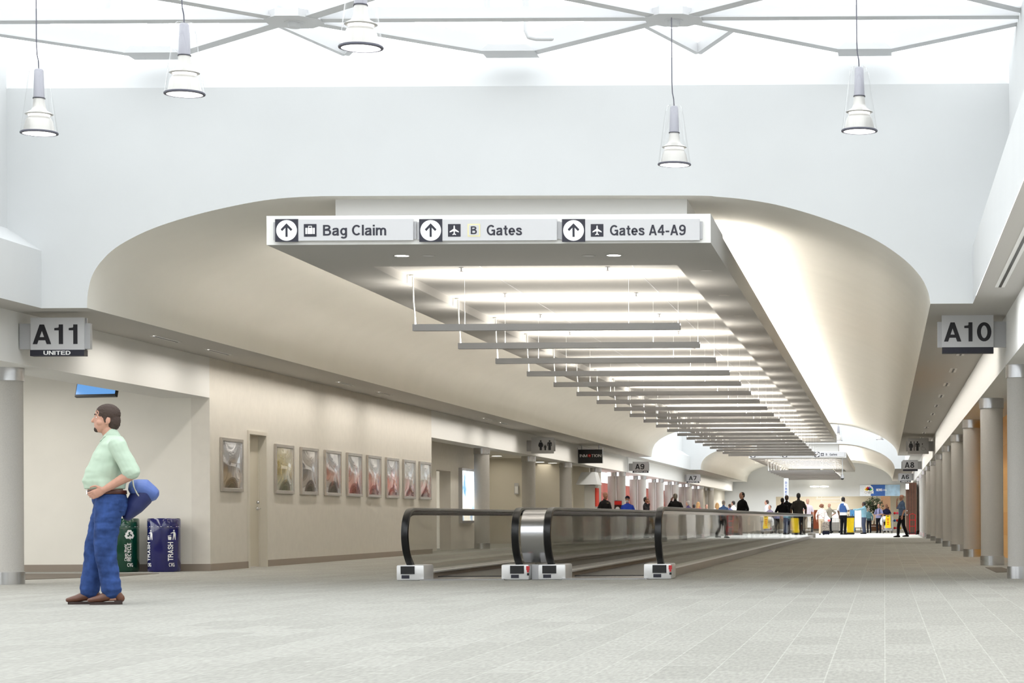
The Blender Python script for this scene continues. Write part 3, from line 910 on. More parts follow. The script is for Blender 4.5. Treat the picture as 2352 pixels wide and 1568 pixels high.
# ------------------------------------------------------------------ pendant lamps of the atrium
def pendant(loc, cordtop):
    t = thing('pendant_lamp', '', 'pendant lamp', loc, 0, 'glass pendant lamps')
    h = cordtop - loc[2]
    MB().tube([(0, 0, .665), (-.004, 0, .75), (-.018, 0, .82), (-.024, 0, .95), (-.024, 0, h)], .006, 8).build('cord', M['cord'], t, 60)
    MB().lathe([(.0001, .67), (.035, .67), (.046, .655), (.056, .37), (.0001, .37)], (0, 0, 0), 24).build('housing', M['lamphouse'], t, 40)
    MB().lathe([(.057, .368), (.062, .364), (.062, .374), (.057, .374)], (0, 0, 0), 28, True).build('collar', M['dark'], t)
    prof = [(.055, .365), (.058, .33), (.064, .28), (.078, .245), (.118, .22), (.14, .205), (.12, .195)]
    MB().lathe(prof, (0, 0, 0), 40).build('upper_reflector', M['prism'], t, 40)
    MB().lathe([(.085, .19), (.115, .17), (.135, .13), (.15, .06), (.158, .02)], (0, 0, 0), 40).build('lower_reflector', M['prism'], t, 40)
    MB().lathe([(.0001, .215), (.11, .215), (.105, .18), (.0001, .18)], (0, 0, 0), 24).build('bulb', M['bulb'], t)
    MB().lathe([(.0001, .012), (.165, .012), (.165, .006), (.0001, .006)], (0, 0, 0), 40).build('lens', M['bulb'], t)
    MB().lathe([(.165, .0), (.187, .004), (.19, .014), (.183, .022), (.168, .014)], (0, 0, 0), 48, True).build('rim', M['cord'], t, 60)
    MB().lathe([(.184, .02), (.178, .05), (.135, .36), (.105, .58), (.088, .66), (.075, .675), (.045, .678)], (0, 0, 0), 48).build('glass_shade', M['lampglass'], t, 60)
    return t
pl = [(1549, 380, 'clear glass cone pendant lamp hanging lowest, under the right truss hub'),
      (424, 218, 'clear glass cone pendant lamp second from the left, tilted a little'),
      (829, 112, 'clear glass cone pendant lamp largest and highest, cut by the top edge'),
      (90, 308, 'leftmost clear glass cone pendant lamp on a long cord'),
      (1974, 303, 'rightmost clear glass cone pendant lamp in front of the white wall')]
ZL = 4.8
pp = None
for px, py, lab in pl:
    D = (ZL - CH) * FPX / uv(px, py)[1]
    x = P(px, py, D).x
    if pp is None: pp = pendant((x, D, ZL), TZ - .1); o = pp
    else: o = copy_tree(pp); o.location = (x, D, ZL)
    o['label'] = lab
    for c in o.children:      # cord length reaches the structure above
        if c.name.startswith('cord') and o is not pp:
            c.data = c.data.copy()
            for v in c.data.vertices:
                if v.co.z > 1.2: v.co.z = 7.58 - ZL
pp.rotation_euler = (0, 0, 0)
for i, (px, py, D) in enumerate(((2021, 1010, 108), (1926, 1012, 100))):
    o = copy_tree(pp)
    p = P(px, py, D)
    o.location = (p.x, D, p.z)
    o['label'] = ['small distant glass pendant lamp in the far skylight, right one', 'small distant glass pendant lamp beside the end of the long panel'][i]
    for c in o.children:
        if c.name.startswith('cord'):
            c.data = c.data.copy()
            for v in c.data.vertices:
                if v.co.z > 1.2: v.co.z = 7.58 - p.z

# ------------------------------------------------------------------ columns
def column(x, y, side, r=.21):
    t = thing('column', '', 'column', (x, y, 0), 0)
    MB().cyl((0, 0), r, 0.0, FB, 40).build('shaft', M['column'], t, 40)
    s = .34 * side
    if side: MB().cyl((s, .0), .21, 0.0, FB, 32).build('rear_shaft', M['column'], t, 40)
    MB().lathe([(.0001, .0), (r + .012, .0), (r + .012, .16), (.0001, .16)], (0, 0, 0), 40).build('base_band', M['steel'], t, 40)
    MB().lathe([(.0001, FB - .17), (r + .016, FB - .17), (r + .016, FB), (.0001, FB)], (0, 0, 0), 40).lathe([(.0001, FB - .17), (r + .014, FB - .17), (r + .014, FB), (.0001, FB)], (s, 0, 0), 32).build('cap_band', M['steel'], t, 40)
    if side: MB().box(s / 2 - .012, s / 2 + .012, -.19, .19, .16, FB - .17).build('joint_strip', M['white_ink'], t)
    return t
cr = column(1.81, 28.6, 0, .19)
for k in range(11):
    o = cr if k == 0 else copy_tree(cr)
    o.location = (1.81, 28.6 + 7.95 * k, 0)
    o['label'] = 'round grey column with steel bands, cut by the right edge' if k == 0 else 'round grey column in the right-hand row, %s from the front' % ordn[k]
    o['group'] = 'columns along the right aisle'
cl0 = column(-11.16, 60.4, -1)
cl1 = column(-11.16, 28.2, 0)
ys = [28.2] + [60.4 + 7.95 * k for k in range(11)]
for k, y in enumerate(ys):
    o = cl1 if k == 0 else cl0 if k == 5 else copy_tree(cl1 if k < 5 else cl0)
    o.location = (-11.16 if k else -11.37, y, 0)
    o['label'] = 'round grey column with steel bands, at the left edge beside the gate lounge' if k == 0 else 'round grey column in the left-hand row beyond the posters, %s from the front' % (ordn[k - 1] if k > 1 else 'first')
    o['group'] = 'columns along the left aisle'

# ------------------------------------------------------------------ direction signs on the panel front
def pict_plane(mb, cx, cz, r, y0, y1):
    half = [(0, 1.0), (.1, .9), (.13, .7), (.13, .32), (.92, -.22), (.92, -.44), (.13, -.16), (.10, -.62), (.36, -.82), (.36, -.98), (0, -.86)]
    pts = half + [(-x, z) for x, z in half[::-1][1:-1]]
    return mb.prism([(cx + x * r, cz + z * r) for x, z in pts], y0, y1)
def pict_case(mb, cx, cz, r, y0, y1):
    for a, b in ((-.95, -.62), (-.52, .52), (.62, .95)):
        mb.box(cx + a * r, cx + b * r, y0, y1, cz - .75 * r, cz + .5 * r)
    for a, b, c, d in ((-.38, -.26, .5, .85), (.26, .38, .5, .85), (-.38, .38, .75, .9)):
        mb.box(cx + a * r, cx + b * r, y0, y1, cz + c * r, cz + d * r)
    return mb
def arrow_tile(t, x0, x1, z0, z1, y, rot=0):
    MB().box(x0, x1, y, y + .012, z0, z1).build('arrow_tile', M['dark'], t)
    cx, cz, r = (x0 + x1) / 2, (z0 + z1) / 2, (x1 - x0) * .45
    a = MB(); disc(a, cx, cz, r, y - .003, y + .001); c = a.build('arrow_disc', M['white_ink'], t)
    pts = [(-.1, -.62), (.1, -.62), (.1, .28), (.42, -.06), (.56, .1), (0, .68), (-.56, .1), (-.42, -.06), (-.1, .28)]
    ca, sa = math.cos(rot), math.sin(rot)
    MB().prism([(cx + (x * ca - z * sa) * r, cz + (x * sa + z * ca) * r) for x, z in pts], y - .006, y - .002).build('arrow', M['dark'], c)
def direction_sign(D, q, label, icons, texts, rot=0):
    """q: pixel boxes; everything is set out in metres on the front of the panel"""
    X = lambda px, py=525: P(px, py, D - .06).x
    Z = lambda px, py: P(px, py, D - .06).z
    xa, xm, xb = X(q[0]), X(q[1]), X(q[2])
    zc = Z(q[0], 502); z0, z1 = Z((q[0] + q[2]) / 2, 554.5), Z((q[0] + q[2]) / 2, 502.5)
    if D > 100: z0, z1 = 4.06, 4.33
    t = thing('direction_sign', label, 'sign', (0, D - .06, 0))
    MB().box(xm, xb, .0, .03, z0 + .012, z1 - .005).build('face_panel', M['signgrey'], t)
    MB().box(xa - .03, xb + .03, .03, .06, z0 + .03, z1 - .03).build('mounting_rail', M['signbr'], t)
    arrow_tile(t, xa, xm, z0, z1, -.004, rot)
    for ic, a, b in icons:
        x0, x1 = X(a), X(b)
        r = (x1 - x0) / 2; cx = (x0 + x1) / 2; cz = (z0 + z1) / 2
        if ic == 'B':
            i = MB().box(x0, x1, -.003, .0, cz - r, cz + r).box(x0, x1, -.002, .001, cz - r, cz + r).build('letter_tile', M['yellow_ink'], t)
            MB().box(x0 + .014, x1 - .014, -.005, -.003, cz - r + .014, cz + r - .014).build('letter_field', M['signgrey'], i)
            m_ = MB(); flat_text(m_, 'B', cx - r * .48, cx + r * .48, cz - r * .62, cz + r * .62, -.006, .03, .001).build('letter', M['dark'], i)
        else:
            i = MB().bbox(x0, x1, -.004, .001, cz - r, cz + r, .002, 1).build('pictogram_tile', M['dark'], t)
            m_ = MB()
            (pict_plane if ic == 'plane' else pict_case)(m_, cx, cz, r * .78, -.007, -.003)
            m_.build('pictogram', M['white_ink'], i)
    for tx, a, b in texts:
        m_ = MB()
        low = 'g' in tx
        ch = (z1 - z0) * .47
        zb = (z0 + z1) / 2 - ch * .5
        flat_text(m_, tx, X(a), X(b), zb - (ch * .29 if low else 0), zb + ch, -.001, .022, .0015)
        m_.build('lettering', M['dark'], t)
    return t
direction_sign(25.3, (632, 685, 949), 'grey sign with up arrow, suitcase pictogram and Bag Claim lettering', [('case', 698, 727)], [('Bag Claim', 742, 887)])
direction_sign(25.3, (963, 1016, 1279), 'grey sign with up arrow, airplane, boxed B and Gates lettering', [('plane', 1029, 1058), ('B', 1074, 1103)], [('Gates', 1118, 1199)])
direction_sign(25.3, (1291, 1344, 1607), 'grey sign with up arrow, airplane and Gates A4-A9 lettering', [('plane', 1357, 1386)], [('Gates A4-A9', 1401, 1575)])
f = 115.29 / 25.24
def fx(px): return VX + (px - VX) / f     # same places on the far panel
def far_sign(q, label, icons, texts, rot=0):
    D = 115.35
    k = 1
    xs = [P(v, 1048, D - .06).x for v in q]
    t = thing('direction_sign', label, 'sign', (0, D - .06, 0))
    z0, z1 = 4.05, 4.32
    MB().box(xs[1], xs[2], .0, .03, z0 + .012, z1 - .005).build('face_panel', M['signgrey'], t)
    MB().box(xs[0] - .05, xs[2] + .05, .03, .06, z0 + .03, z1 - .03).build('mounting_rail', M['signbr'], t)
    arrow_tile(t, xs[0], xs[1], z0, z1, -.004, rot)
    for a, b in icons:
        x0, x1 = P(a, 1048, D).x, P(b, 1048, D).x
        r = (x1 - x0) / 2
        i = MB().box(x0, x1, -.004, .001, (z0 + z1) / 2 - r, (z0 + z1) / 2 + r).build('pictogram_tile', M['dark'], t)
        m_ = MB(); pict_plane(m_, x0 + r, (z0 + z1) / 2, r * .78, -.008, -.003).build('pictogram', M['white_ink'], i)
    for tx, a, b in texts:
        m_ = MB(); flat_text(m_, tx, P(a, 1048, D).x, P(b, 1048, D).x, z0 + .075, z1 - .075, -.002, .02, .002).build('lettering', M['dark'], t)
far_sign((1724, 1735, 1792), 'distant direction sign with arrow tile at the left end of the far panel', [(1738, 1744)], [])
far_sign((1797, 1808, 1866), 'distant direction sign with arrow tile in the middle of the far panel', [(1811, 1817)], [])
far_sign((1871, 1882, 1940), 'distant direction sign reading B Gates at the right end of the far panel', [(1885.5, 1892)], [('B', 1897, 1900), ('Gates', 1905.5, 1923)], -PI / 4)

# ------------------------------------------------------------------ gate signs
def figure(mb, cx, z0, h, y0, y1, woman=False):
    k = h
    disc(mb, cx, z0 + .91 * k, .09 * k, y0, y1, 16)
    if woman:
        half = [(.05, .0), (.05, .34), (.2, .34), (.11, .62), (.19, .44), (.25, .48), (.15, .76), (.1, .8)]
        half = [(.02, .0), (.11, .0), (.11, .32), (.22, .32), (.11, .66), (.19, .42), (.26, .45), (.16, .77), (.1, .8)]
    else:
        half = [(.02, .0), (.13, .0), (.13, .66), (.16, .66), (.16, .42), (.23, .42), (.23, .72), (.17, .8)]
    pts = half + [(-x, z) for x, z in half[::-1]]
    mb.prism([(cx + x * k, z0 + z * k) for x, z in pts], y0, y1)
def wheelchair(mb, cx, z0, h, y0, y1):
    disc(mb, cx - .12 * h, z0 + .92 * h, .08 * h, y0, y1, 14)
    n = 18
    pts = []
    for k in range(n + 1):
        a = math.radians(110 + 250 * k / n)
        pts.append((cx + .02 * h + .3 * h * math.cos(a), z0 + .3 * h + .3 * h * math.sin(a)))
    for a, b in zip(pts, pts[1:]):
        mb.bar((a[0], (y0 + y1) / 2, a[1]), (b[0], (y0 + y1) / 2, b[1]), y1 - y0, .06 * h, (0, 1, 0.001))
    for a, b in (((-.12, .82), (-.08, .42)), ((-.08, .42), (.2, .42)), ((.2, .42), (.34, .08)), ((.34, .08), (.46, .14)), ((-.1, .64), (.14, .64))):
        mb.bar((cx + a[0] * h, (y0 + y1) / 2, z0 + a[1] * h), (cx + b[0] * h, (y0 + y1) / 2, z0 + b[1] * h), y1 - y0, .07 * h, (0, 1, 0.001))
def gate_sign(label, D, plate, brk, strip=None, text=None, sub=None, fill=None, tbox=None, subcol='white_ink'):
    B = lambda q: (P(q[0], q[1], D).x, P(q[2], q[1], D).x, P((q[0] + q[2]) / 2, q[3], D).z, P((q[0] + q[2]) / 2, q[1], D).z)
    t = thing('hanging_sign', label, 'sign', (0, D, 0))
    x0, x1, z0, z1 = B(plate)
    b0, b1, bz0, bz1 = B(brk)
    MB().box(b0, b1, .03, .10, bz0, bz1).build('bracket', M['signbr'], t)
    MB().box(x0, x1, 0, .03, z0, z1).build('face_panel', M['signgrey'], t)
    MB().box(x0, x1, .10, .13, z0, z1).build('back_panel', M['signgrey'], t)
    if text:
        a = tbox
        m_ = MB(); flat_text(m_, text, P(a[0], a[1], D).x, P(a[2], a[1], D).x, P((a[0] + a[2]) / 2, a[3], D).z, P((a[0] + a[2]) / 2, a[1], D).z, -.001, .03, .002)
        m_.build('lettering', M['signink'], t)
    if strip:
        s0, s1, sz0, sz1 = B(strip)
        s_ = MB().box(s0, s1, .0, .13, sz0, sz1).build('airline_strip', M['dark'], t)
        if sub:
            cx, w_, hh = (s0 + s1) / 2, (s1 - s0) * .25 if len(sub) < 7 else (s1 - s0) * .42, (sz1 - sz0) * .33
            m_ = MB(); flat_text(m_, sub, cx - w_, cx + w_, (sz0 + sz1) / 2 - hh, (sz0 + sz1) / 2 + hh, -.001, .035, .002)
            m_.build('lettering', M[subcol], s_)
    if fill:
        m_ = MB(); fill(m_, x0, x1, z0, z1); m_.build('pictogram', M['signink'], t)
    return t
gate_sign('grey A11 gate sign with black UNITED strip on the left fascia', 27.4, (70, 729, 193, 803), (42, 742, 205, 801), (69, 803, 193, 817), 'A11', 'UNITED', None, (75, 745, 178, 790))
gate_sign('grey A10 gate sign with plain dark strip on the right fascia', 28.5, (2163, 722, 2282, 797), (2153, 738, 2311, 797), (2164, 797, 2282, 811), 'A10', None, None, (2168, 740, 2277, 784))
gate_sign('grey A9 gate sign with AMERICAN strip beyond the black shop sign', 92.7, (1453, 1060, 1490, 1081), (1444, 1064, 1491, 1081), (1453, 1081, 1489, 1085.5), 'A9', 'AMERICAN', None, (1459, 1065, 1480, 1077.5))
gate_sign('grey A7 gate sign with AMERICAN strip, far down the left side', 118.7, (1577, 1089, 1608, 1105), (1572.5, 1090, 1609, 1105), (1577, 1105, 1606, 1109), 'A7', 'AMERICAN', None, (1582, 1093, 1600, 1102.5))
gate_sign('grey A8 gate sign with plain dark strip below the restroom sign', 93.0, (2073, 1056, 2108, 1077), (2070, 1059, 2117, 1077), (2074, 1077, 2108, 1081.5), 'A8', None, None, (2078, 1061, 2100, 1074))
gate_sign('grey A6 gate sign with AMERICAN strip, far down the right side', 118.7, (2065, 1086.5, 2094, 1103.5), (2063, 1087, 2099, 1103), (2068, 1103.5, 2092, 1107.5), 'A6', 'AMERICAN', None, (2070, 1090, 2088, 1100))
def fam(mb, x0, x1, z0, z1):
    h = (z1 - z0); w_ = x1 - x0
    zb = z0 + h * .2
    hh = h * .62
    xa, xb = x0 + w_ * .43, x0 + w_ * .83
    figure(mb, xa, zb, hh, -.004, .001, True)
    figure(mb, xb, zb, hh, -.004, .001)
    figure(mb, (xa + xb) / 2, zb, hh * .55, -.004, .001)
    mb.bar((xa + .15 * hh, -.0015, zb + .72 * hh), ((xa + xb) / 2 - .08 * hh, -.0015, zb + .44 * hh), .005, .05 * hh, (0, 1, 0.001))
    mb.bar((xb - .15 * hh, -.0015, zb + .72 * hh), ((xa + xb) / 2 + .08 * hh, -.0015, zb + .44 * hh), .005, .05 * hh, (0, 1, 0.001))
gate_sign('grey family restroom sign with woman, child and man on the left fascia', 66.4, (1220, 1004, 1271, 1041), (1209, 1011, 1275, 1036), None, None, None, fam)
def wc(mb, x0, x1, z0, z1):
    h = (z1 - z0); w_ = x1 - x0
    zb = z0 + h * .2
    hh = h * .6
    figure(mb, x0 + w_ * .15, zb, hh, -.004, .001, True)
    mb.box(x0 + w_ * .29, x0 + w_ * .325, -.004, .001, zb, zb + hh)
    figure(mb, x0 + w_ * .46, zb, hh, -.004, .001)
    wheelchair(mb, x0 + w_ * .74, zb, hh * .78, -.004, .001)
gate_sign('grey restroom sign with woman, man and wheelchair on the right fascia', 70.0, (2085, 1006, 2133, 1042), (2081, 1013, 2145, 1036), None, None, None, wc)
# black shop sign
D = 77.5
t = thing('shop_sign', 'black INMOTION shop sign hanging from the left fascia', 'sign', (0, D, 0))
x0, x1 = P(1328, 1047, D).x, P(1383, 1047, D).x
z0, z1 = P(1355, 1063.5, D).z, P(1355, 1032, D).z
MB().box(x0, x1, 0, .1, z0, z1).build('sign_box', M['black'], t)
MB().box(x0 - .02, x0, -.01, .11, z0, z1 + .06).box(x1, x1 + .02, -.01, .11, z0, z1 + .06).build('side_frame', M['alu'], t)
MB().box(x0 + .1, x0 + .14, .03, .07, z1, SZ).box(x1 - .14, x1 - .1, .03, .07, z1, SZ).build('hanger', M['alu'], t)
za, zb = P(1355, 1049.5, D).z, P(1355, 1043, D).z
X = lambda px: P(px, 1047, D).x
m_ = MB(); flat_text(m_, 'INM', X(1331.5), X(1349), za, zb, -.001, .0, .002); flat_text(m_, 'TION', X(1358.5), X(1381), za, zb, -.001, .0, .002)
m_.build('lettering', M['white_ink'], t)
m_ = MB(); disc(m_, X(1354), (za + zb) / 2, (zb - za) * .55, -.003, 0); o = m_.build('red_dot', mat('red_ink', S(190, 40, 34), .5), t)
m_ = MB().prism([(X(1353.3), (za + zb) / 2 - .02), (X(1355.2), (za + zb) / 2), (X(1353.3), (za + zb) / 2 + .02)], -.005, -.003); m_.build('play_mark', M['white_ink'], o)

# ------------------------------------------------------------------ moving walkways
WD0, WL = 29.25, 61.0
newel = [(.10, .16), (-.03, .22), (-.17, .30), (-.29, .41), (-.355, .54), (-.36, .67), (-.30, .79), (-.19, .875), (-.04, .915), (.15, .925)]
newel = spline(newel, 4)
rail_path = newel + [(.6, .925)] + [(5.0 * k, .925) for k in range(1, 12)] + [(WL - .6, .925)] + [(WL - y, z) for y, z in newel[::-1]]
def balustrade(root, x, inner, label):
    b = MB().box(x - .07, x + .07, .25, WL - .25, 0, .11).build('balustrade', M['alu'], root)
    b['label'] = label
    gp = rail_path
    poly = [(y, z) for y, z in gp]
    # glass: follows the handrail, inset a little, down to the skirt
    ins = []
    n = len(gp)
    for i, (y, z) in enumerate(gp):
        a, c = gp[max(i - 1, 0)], gp[min(i + 1, n - 1)]
        ty, tz = c[0] - a[0], c[1] - a[1]
        l = math.hypot(ty, tz)
        ins.append((y + tz / l * .05, z - ty / l * .05))
    vs, fs = [], []
    for y, z in ins:
        yb = min(max(y, .12), WL - .12)
        vs += [(x, y, z), (x, yb, .11)]
    for i in range(len(ins) - 1):
        fs.append((2 * i, 2 * i + 1, 2 * i + 3, 2 * i + 2))
    g = MB(); g.add(vs, fs)
    me = g.mesh('glass_panel')
    go = link('glass_panel', me, M['glass'], b)
    r = MB().sweep(rail_path, [(x - .048, .0), (x - .05, .02), (x - .04, .042), (x, .048), (x + .04, .042), (x + .05, .02), (x + .048, .0), (x + .03, -.012), (x - .03, -.012)])
    r.build('handrail', M['rubber'], b, 40)
    MB().sweep(rail_path[2:-2], [(x - .022, -.01), (x + .022, -.01), (x + .022, -.055), (x - .022, -.055)]).build('rail_track', M['chrome'], b, 40)
    MB().box(x + inner * .07, x + inner * .20, .3, WL - .3, .085, .105).build('inner_decking', M['pedestal'], b)
    for k in range(1, 30):
        pass
    for e in (0, 1):
        f_ = (lambda y0, y1: (y0, y1)) if e == 0 else (lambda y0, y1: (WL - y1, WL - y0))
        m_ = MB()
        y0, y1 = f_(-.2, .42)
        xo = x + inner * .03
        m_.bbox(xo - .185, xo + .185, y0, y1, 0, .205, .02, 2)
        pd = m_.build('pedestal', M['pedestal'], b, 40)
        y0, y1 = f_(-.215, -.195)
        MB().box(x - .095, x + .09, y0, y1, .085, .19).build('rail_inlet', M['black'], pd)
        y0, y1 = f_(-.205, -.198)
        MB().box(x - .085, x + .02, y0, y1, .025, .07).build('sensor_plate', M['dark'], pd)
        if e == 0 and label.startswith('right'):
            MB().box(x + .12, x + .165, y0 - .006, y1, .13, .185).box(x + .13, x + .155, y0 - .01, y1, .1, .13).build('stop_button', mat('stop_red', S(190, 40, 44), .4), pd)
            MB().box(x + .13, x + .158, y0 - .006, y1, .06, .09).build('key_switch', M['black'], pd)
    return b
def walkway(xa, xb, label):
    c = (xa + xb) / 2
    t = thing('moving_walkway', label, 'moving walkway', (c, WD0, 0), 0, 'moving walkways')
    h = (xb - xa) / 2
    MB().box(-h + .17, h - .17, .9, WL - .9, .0, .03).build('pallet_belt', M['belt'], t)
    for y0, y1 in ((-.25, .9), (WL - .9, WL + .25)): MB().box(-h + .17, h - .17, y0, y1, .0, .018).build('landing_plate', M['steel'], t)
    m_ = MB()
    for s in (-1, 1):
        m_.box(s * (h - .165) - .012, s * (h - .165) + .012, .6, WL - .6, 0.0, .09)
    m_.build('skirt_panel', M['base'], t)
    balustrade(t, -h, 1, 'left glass balustrade of this walkway')
    balustrade(t, h, -1, 'right glass balustrade of this walkway')
    return t, h
wa, ha = walkway(-6.36, -4.90, 'left moving walkway with black handrails and glass sides')
wb, hb_ = walkway(-4.47, -3.00, 'right moving walkway with black handrails and glass sides')
# polished cover closing the gap between the two walkways
t = thing('divider_cover', 'curved polished steel cover between the two moving walkways', 'cover', (-4.685, WD0, 0))
cover = [(y + .06, z) for y, z in newel if z > .23] + [(.6, .925), (WL - 1, .925)]
MB().sweep(cover, [(-.15, -.02), (.15, -.02), (.15, .012), (-.15, .012)]).build('end_cover', M['steel'], t, 40)
MB().box(-.055, .055, .0, WL - .3, 0.0, .2).build('centre_base', M['alu'], t)

# ------------------------------------------------------------------ posters on the left wall
def poster_mat(i):
    m = bpy.data.materials.new('poster_print')
    m.use_nodes = True
    nt = m.node_tree
    b = nt.nodes['Principled BSDF']
    b.inputs['Roughness'].default_value = .14
    b.inputs['Metallic'].default_value = .35
    b.inputs['Coat Weight'].default_value = 1.0
    b.inputs['Coat IOR'].default_value = 1.9
    b.inputs['Coat Roughness'].default_value = .02
    tc = nt.nodes.new('ShaderNodeTexCoord')
    sx = nt.nodes.new('ShaderNodeSeparateXYZ')
    nt.links.new(tc.outputs['Object'], sx.inputs[0])
    nz = nt.nodes.new('ShaderNodeTexNoise')
    nz.inputs['Scale'].default_value = 2.2 if i != 1 else 4.5
    nz.inputs['Detail'].default_value = 1.5
    nz.inputs['Distortion'].default_value = 1.6
    nz.noise_dimensions = '4D'
    nz.inputs['W'].default_value = i * 3.7
    nt.links.new(tc.outputs['Object'], nz.inputs['Vector'])
    mr = nt.nodes.new('ShaderNodeMath'); mr.operation = 'MULTIPLY_ADD'
    mr.inputs[1].default_value = .55
    nt.links.new(nz.outputs['Fac'], mr.inputs[0])
    md = nt.nodes.new('ShaderNodeMath'); md.operation = 'MULTIPLY'
    md.inputs[1].default_value = .62
    nt.links.new(sx.outputs['Z'], md.inputs[0])
    nt.links.new(md.outputs[0], mr.inputs[2])
    r = nt.nodes.new('ShaderNodeValToRGB')
    nt.links.new(mr.outputs[0], r.inputs['Fac'])
    pal = [[(88, 80, 76), (168, 140, 96), (92, 74, 66), (172, 172, 178), (206, 212, 222)],
           [(112, 98, 76), (132, 138, 104), (196, 172, 96), (206, 194, 150), (220, 212, 190)],
           [(90, 82, 74), (120, 100, 84), (110, 106, 112), (180, 170, 160), (170, 168, 168)],
           [(96, 92, 84), (92, 76, 66), (200, 120, 96), (176, 178, 184), (190, 190, 196)],
           [(70, 40, 40), (206, 92, 84), (214, 130, 110), (190, 196, 202), (150, 140, 134)],
           [(150, 150, 156), (214, 92, 76), (206, 130, 112), (214, 216, 218), (180, 184, 190)],
           [(140, 120, 120), (222, 88, 62), (226, 96, 72), (206, 208, 214), (196, 202, 216)],
           [(60, 52, 52), (204, 90, 76), (190, 182, 176), (222, 224, 226), (214, 216, 218)],
           [(82, 62, 56), (206, 94, 82), (196, 184, 168), (216, 220, 222), (232, 232, 232)]][i]
    cr_ = r.color_ramp
    cr_.elements[0].position = .2; cr_.elements[0].color = S(*pal[0])
    cr_.elements[1].position = .92; cr_.elements[1].color = S(*pal[4])
    for k, pos in ((1, .42), (2, .52), (3, .66)):
        e = cr_.elements.new(pos); e.color = S(*pal[k])
    nt.links.new(r.outputs['Color'], b.inputs['Base Color'])
    return m
plabs = ['city street picture in a metal frame, left of the beige door', 'yellow fruit picture in a metal frame, first right of the beige door', 'grey and brown framed picture, second right of the beige door',
         'grey framed picture with a dark lower half, third right of the door', 'framed picture with red arch and dark base, fourth right of the door', 'framed picture with red and white swirls, fifth right of the door',
         'framed picture with a bright red centre, sixth right of the door', 'framed picture with pale top and black triangle, second from the wall end', 'framed picture with pale top, last before the wall ends']
for i, (a, b) in enumerate(((504.5, 554), (629, 671), (688, 727), (743, 780), (794, 828), (840.5, 872), (884, 913), (924, 951), (961, 987))):
    da, db = XL * FPX / uv(a, 1060)[0], XL * FPX / uv(b, 1060)[0]
    z0, z1 = 1.295, 2.185
    t = thing('framed_poster', plabs[i], 'poster', (XL, da, z0), 0, 'framed posters on the left wall')
    L, H = db - da, z1 - z0
    fr = MB()
    for q in ((0, .06, 0, H), (L - .06, L, 0, H), (.06, L - .06, 0, .06), (.06, L - .06, H - .06, H)):
        fr.bbox(0, .045, q[0], q[1], q[2], q[3], .006, 1)
    fr.build('frame', M['frame'], t)
    n1, n2 = 14, 10
    vs = [(.02 + .028 * math.sin(PI * u / n1) * math.sin(PI * v / n2) + .003 * math.sin(i + 5 * u / n1 + 3 * v / n2), .06 + (L - .12) * u / n1, .06 + (H - .12) * v / n2) for u in range(n1 + 1) for v in range(n2 + 1)]
    fs = [(u * (n2 + 1) + v, (u + 1) * (n2 + 1) + v, (u + 1) * (n2 + 1) + v + 1, u * (n2 + 1) + v + 1) for u in range(n1) for v in range(n2)]
    MB().add(vs, fs).build('print', poster_mat(i), t, 180)
    MB().box(0, .010, .05, L - .05, .05, H - .05).build('backing', M['black'], t)

# door in the left wall
d = MB().box(XL - .16, XL - .11, DD0, DD1, 0.012, DH).build('door_1', M['door']); d['kind'] = 'structure'
m_ = MB()
m_.box(XL - .29, XL + .03, DD0 - .06, DD0, 0, DH + .06).box(XL - .29, XL + .03, DD1, DD1 + .06, 0, DH + .06).box(XL - .29, XL + .03, DD0, DD1, DH, DH + .06)
m_.box(XL - .14, XL - .09, DD0, DD0 + .02, 0, DH).box(XL - .14, XL - .09, DD1 - .02, DD1, 0, DH).build('door_frame', M['dframe'], d)
hy = DD1 - .12
MB().tube([(XL - .115, hy, 1.02), (XL - .05, hy, 1.02), (XL - .04, hy - .02, 1.02), (XL - .04, hy - .13, 1.02)], .012, 10).tube([(XL - .12, hy, 1.02), (XL - .1, hy, 1.02)], .03, 14).build('door_handle', M['chrome'], d, 40)
MB().tube([(XL - .12, hy, 1.13), (XL - .085, hy, 1.13)], .025, 14).build('door_lock', M['chrome'], d, 40)

# ------------------------------------------------------------------ trash and recycling bins
def wrap(mb, vs, fs, cx, ang, r, x0, z0, sx, sz, rot=True):
    """lay flat lettering (x right, y up) on the drum at angle ang; rot turns it to read upwards"""
    out = []
    for x, y, z in vs:
        if rot: a, hz_ = -(y - 0.35) * sx, z0 + x * sz
        else: a, hz_ = (x - .5) * sx, z0 + y * sz
        th = ang + a / r
        rr = r + .0048 + z * .008
        out.append((rr * math.sin(th), -rr * math.cos(th), hz_))
    mb.add(out, fs)
def poly_wrap(mb, polys, ang, r, u0, z0, s):
    for poly in polys:
        n = len(poly)
        vs = []
        for rr in (r + .0005, r + .0045):
            for x, y in poly:
                th = ang + (x * s + u0) / r
                vs.append((rr * math.sin(th), -rr * math.cos(th), z0 + y * s))
        mb.add(vs, [tuple(range(n)), tuple(range(2 * n - 1, n - 1, -1))] + [(i, (i + 1) % n, (i + 1) % n + n, i + n) for i in range(n)])
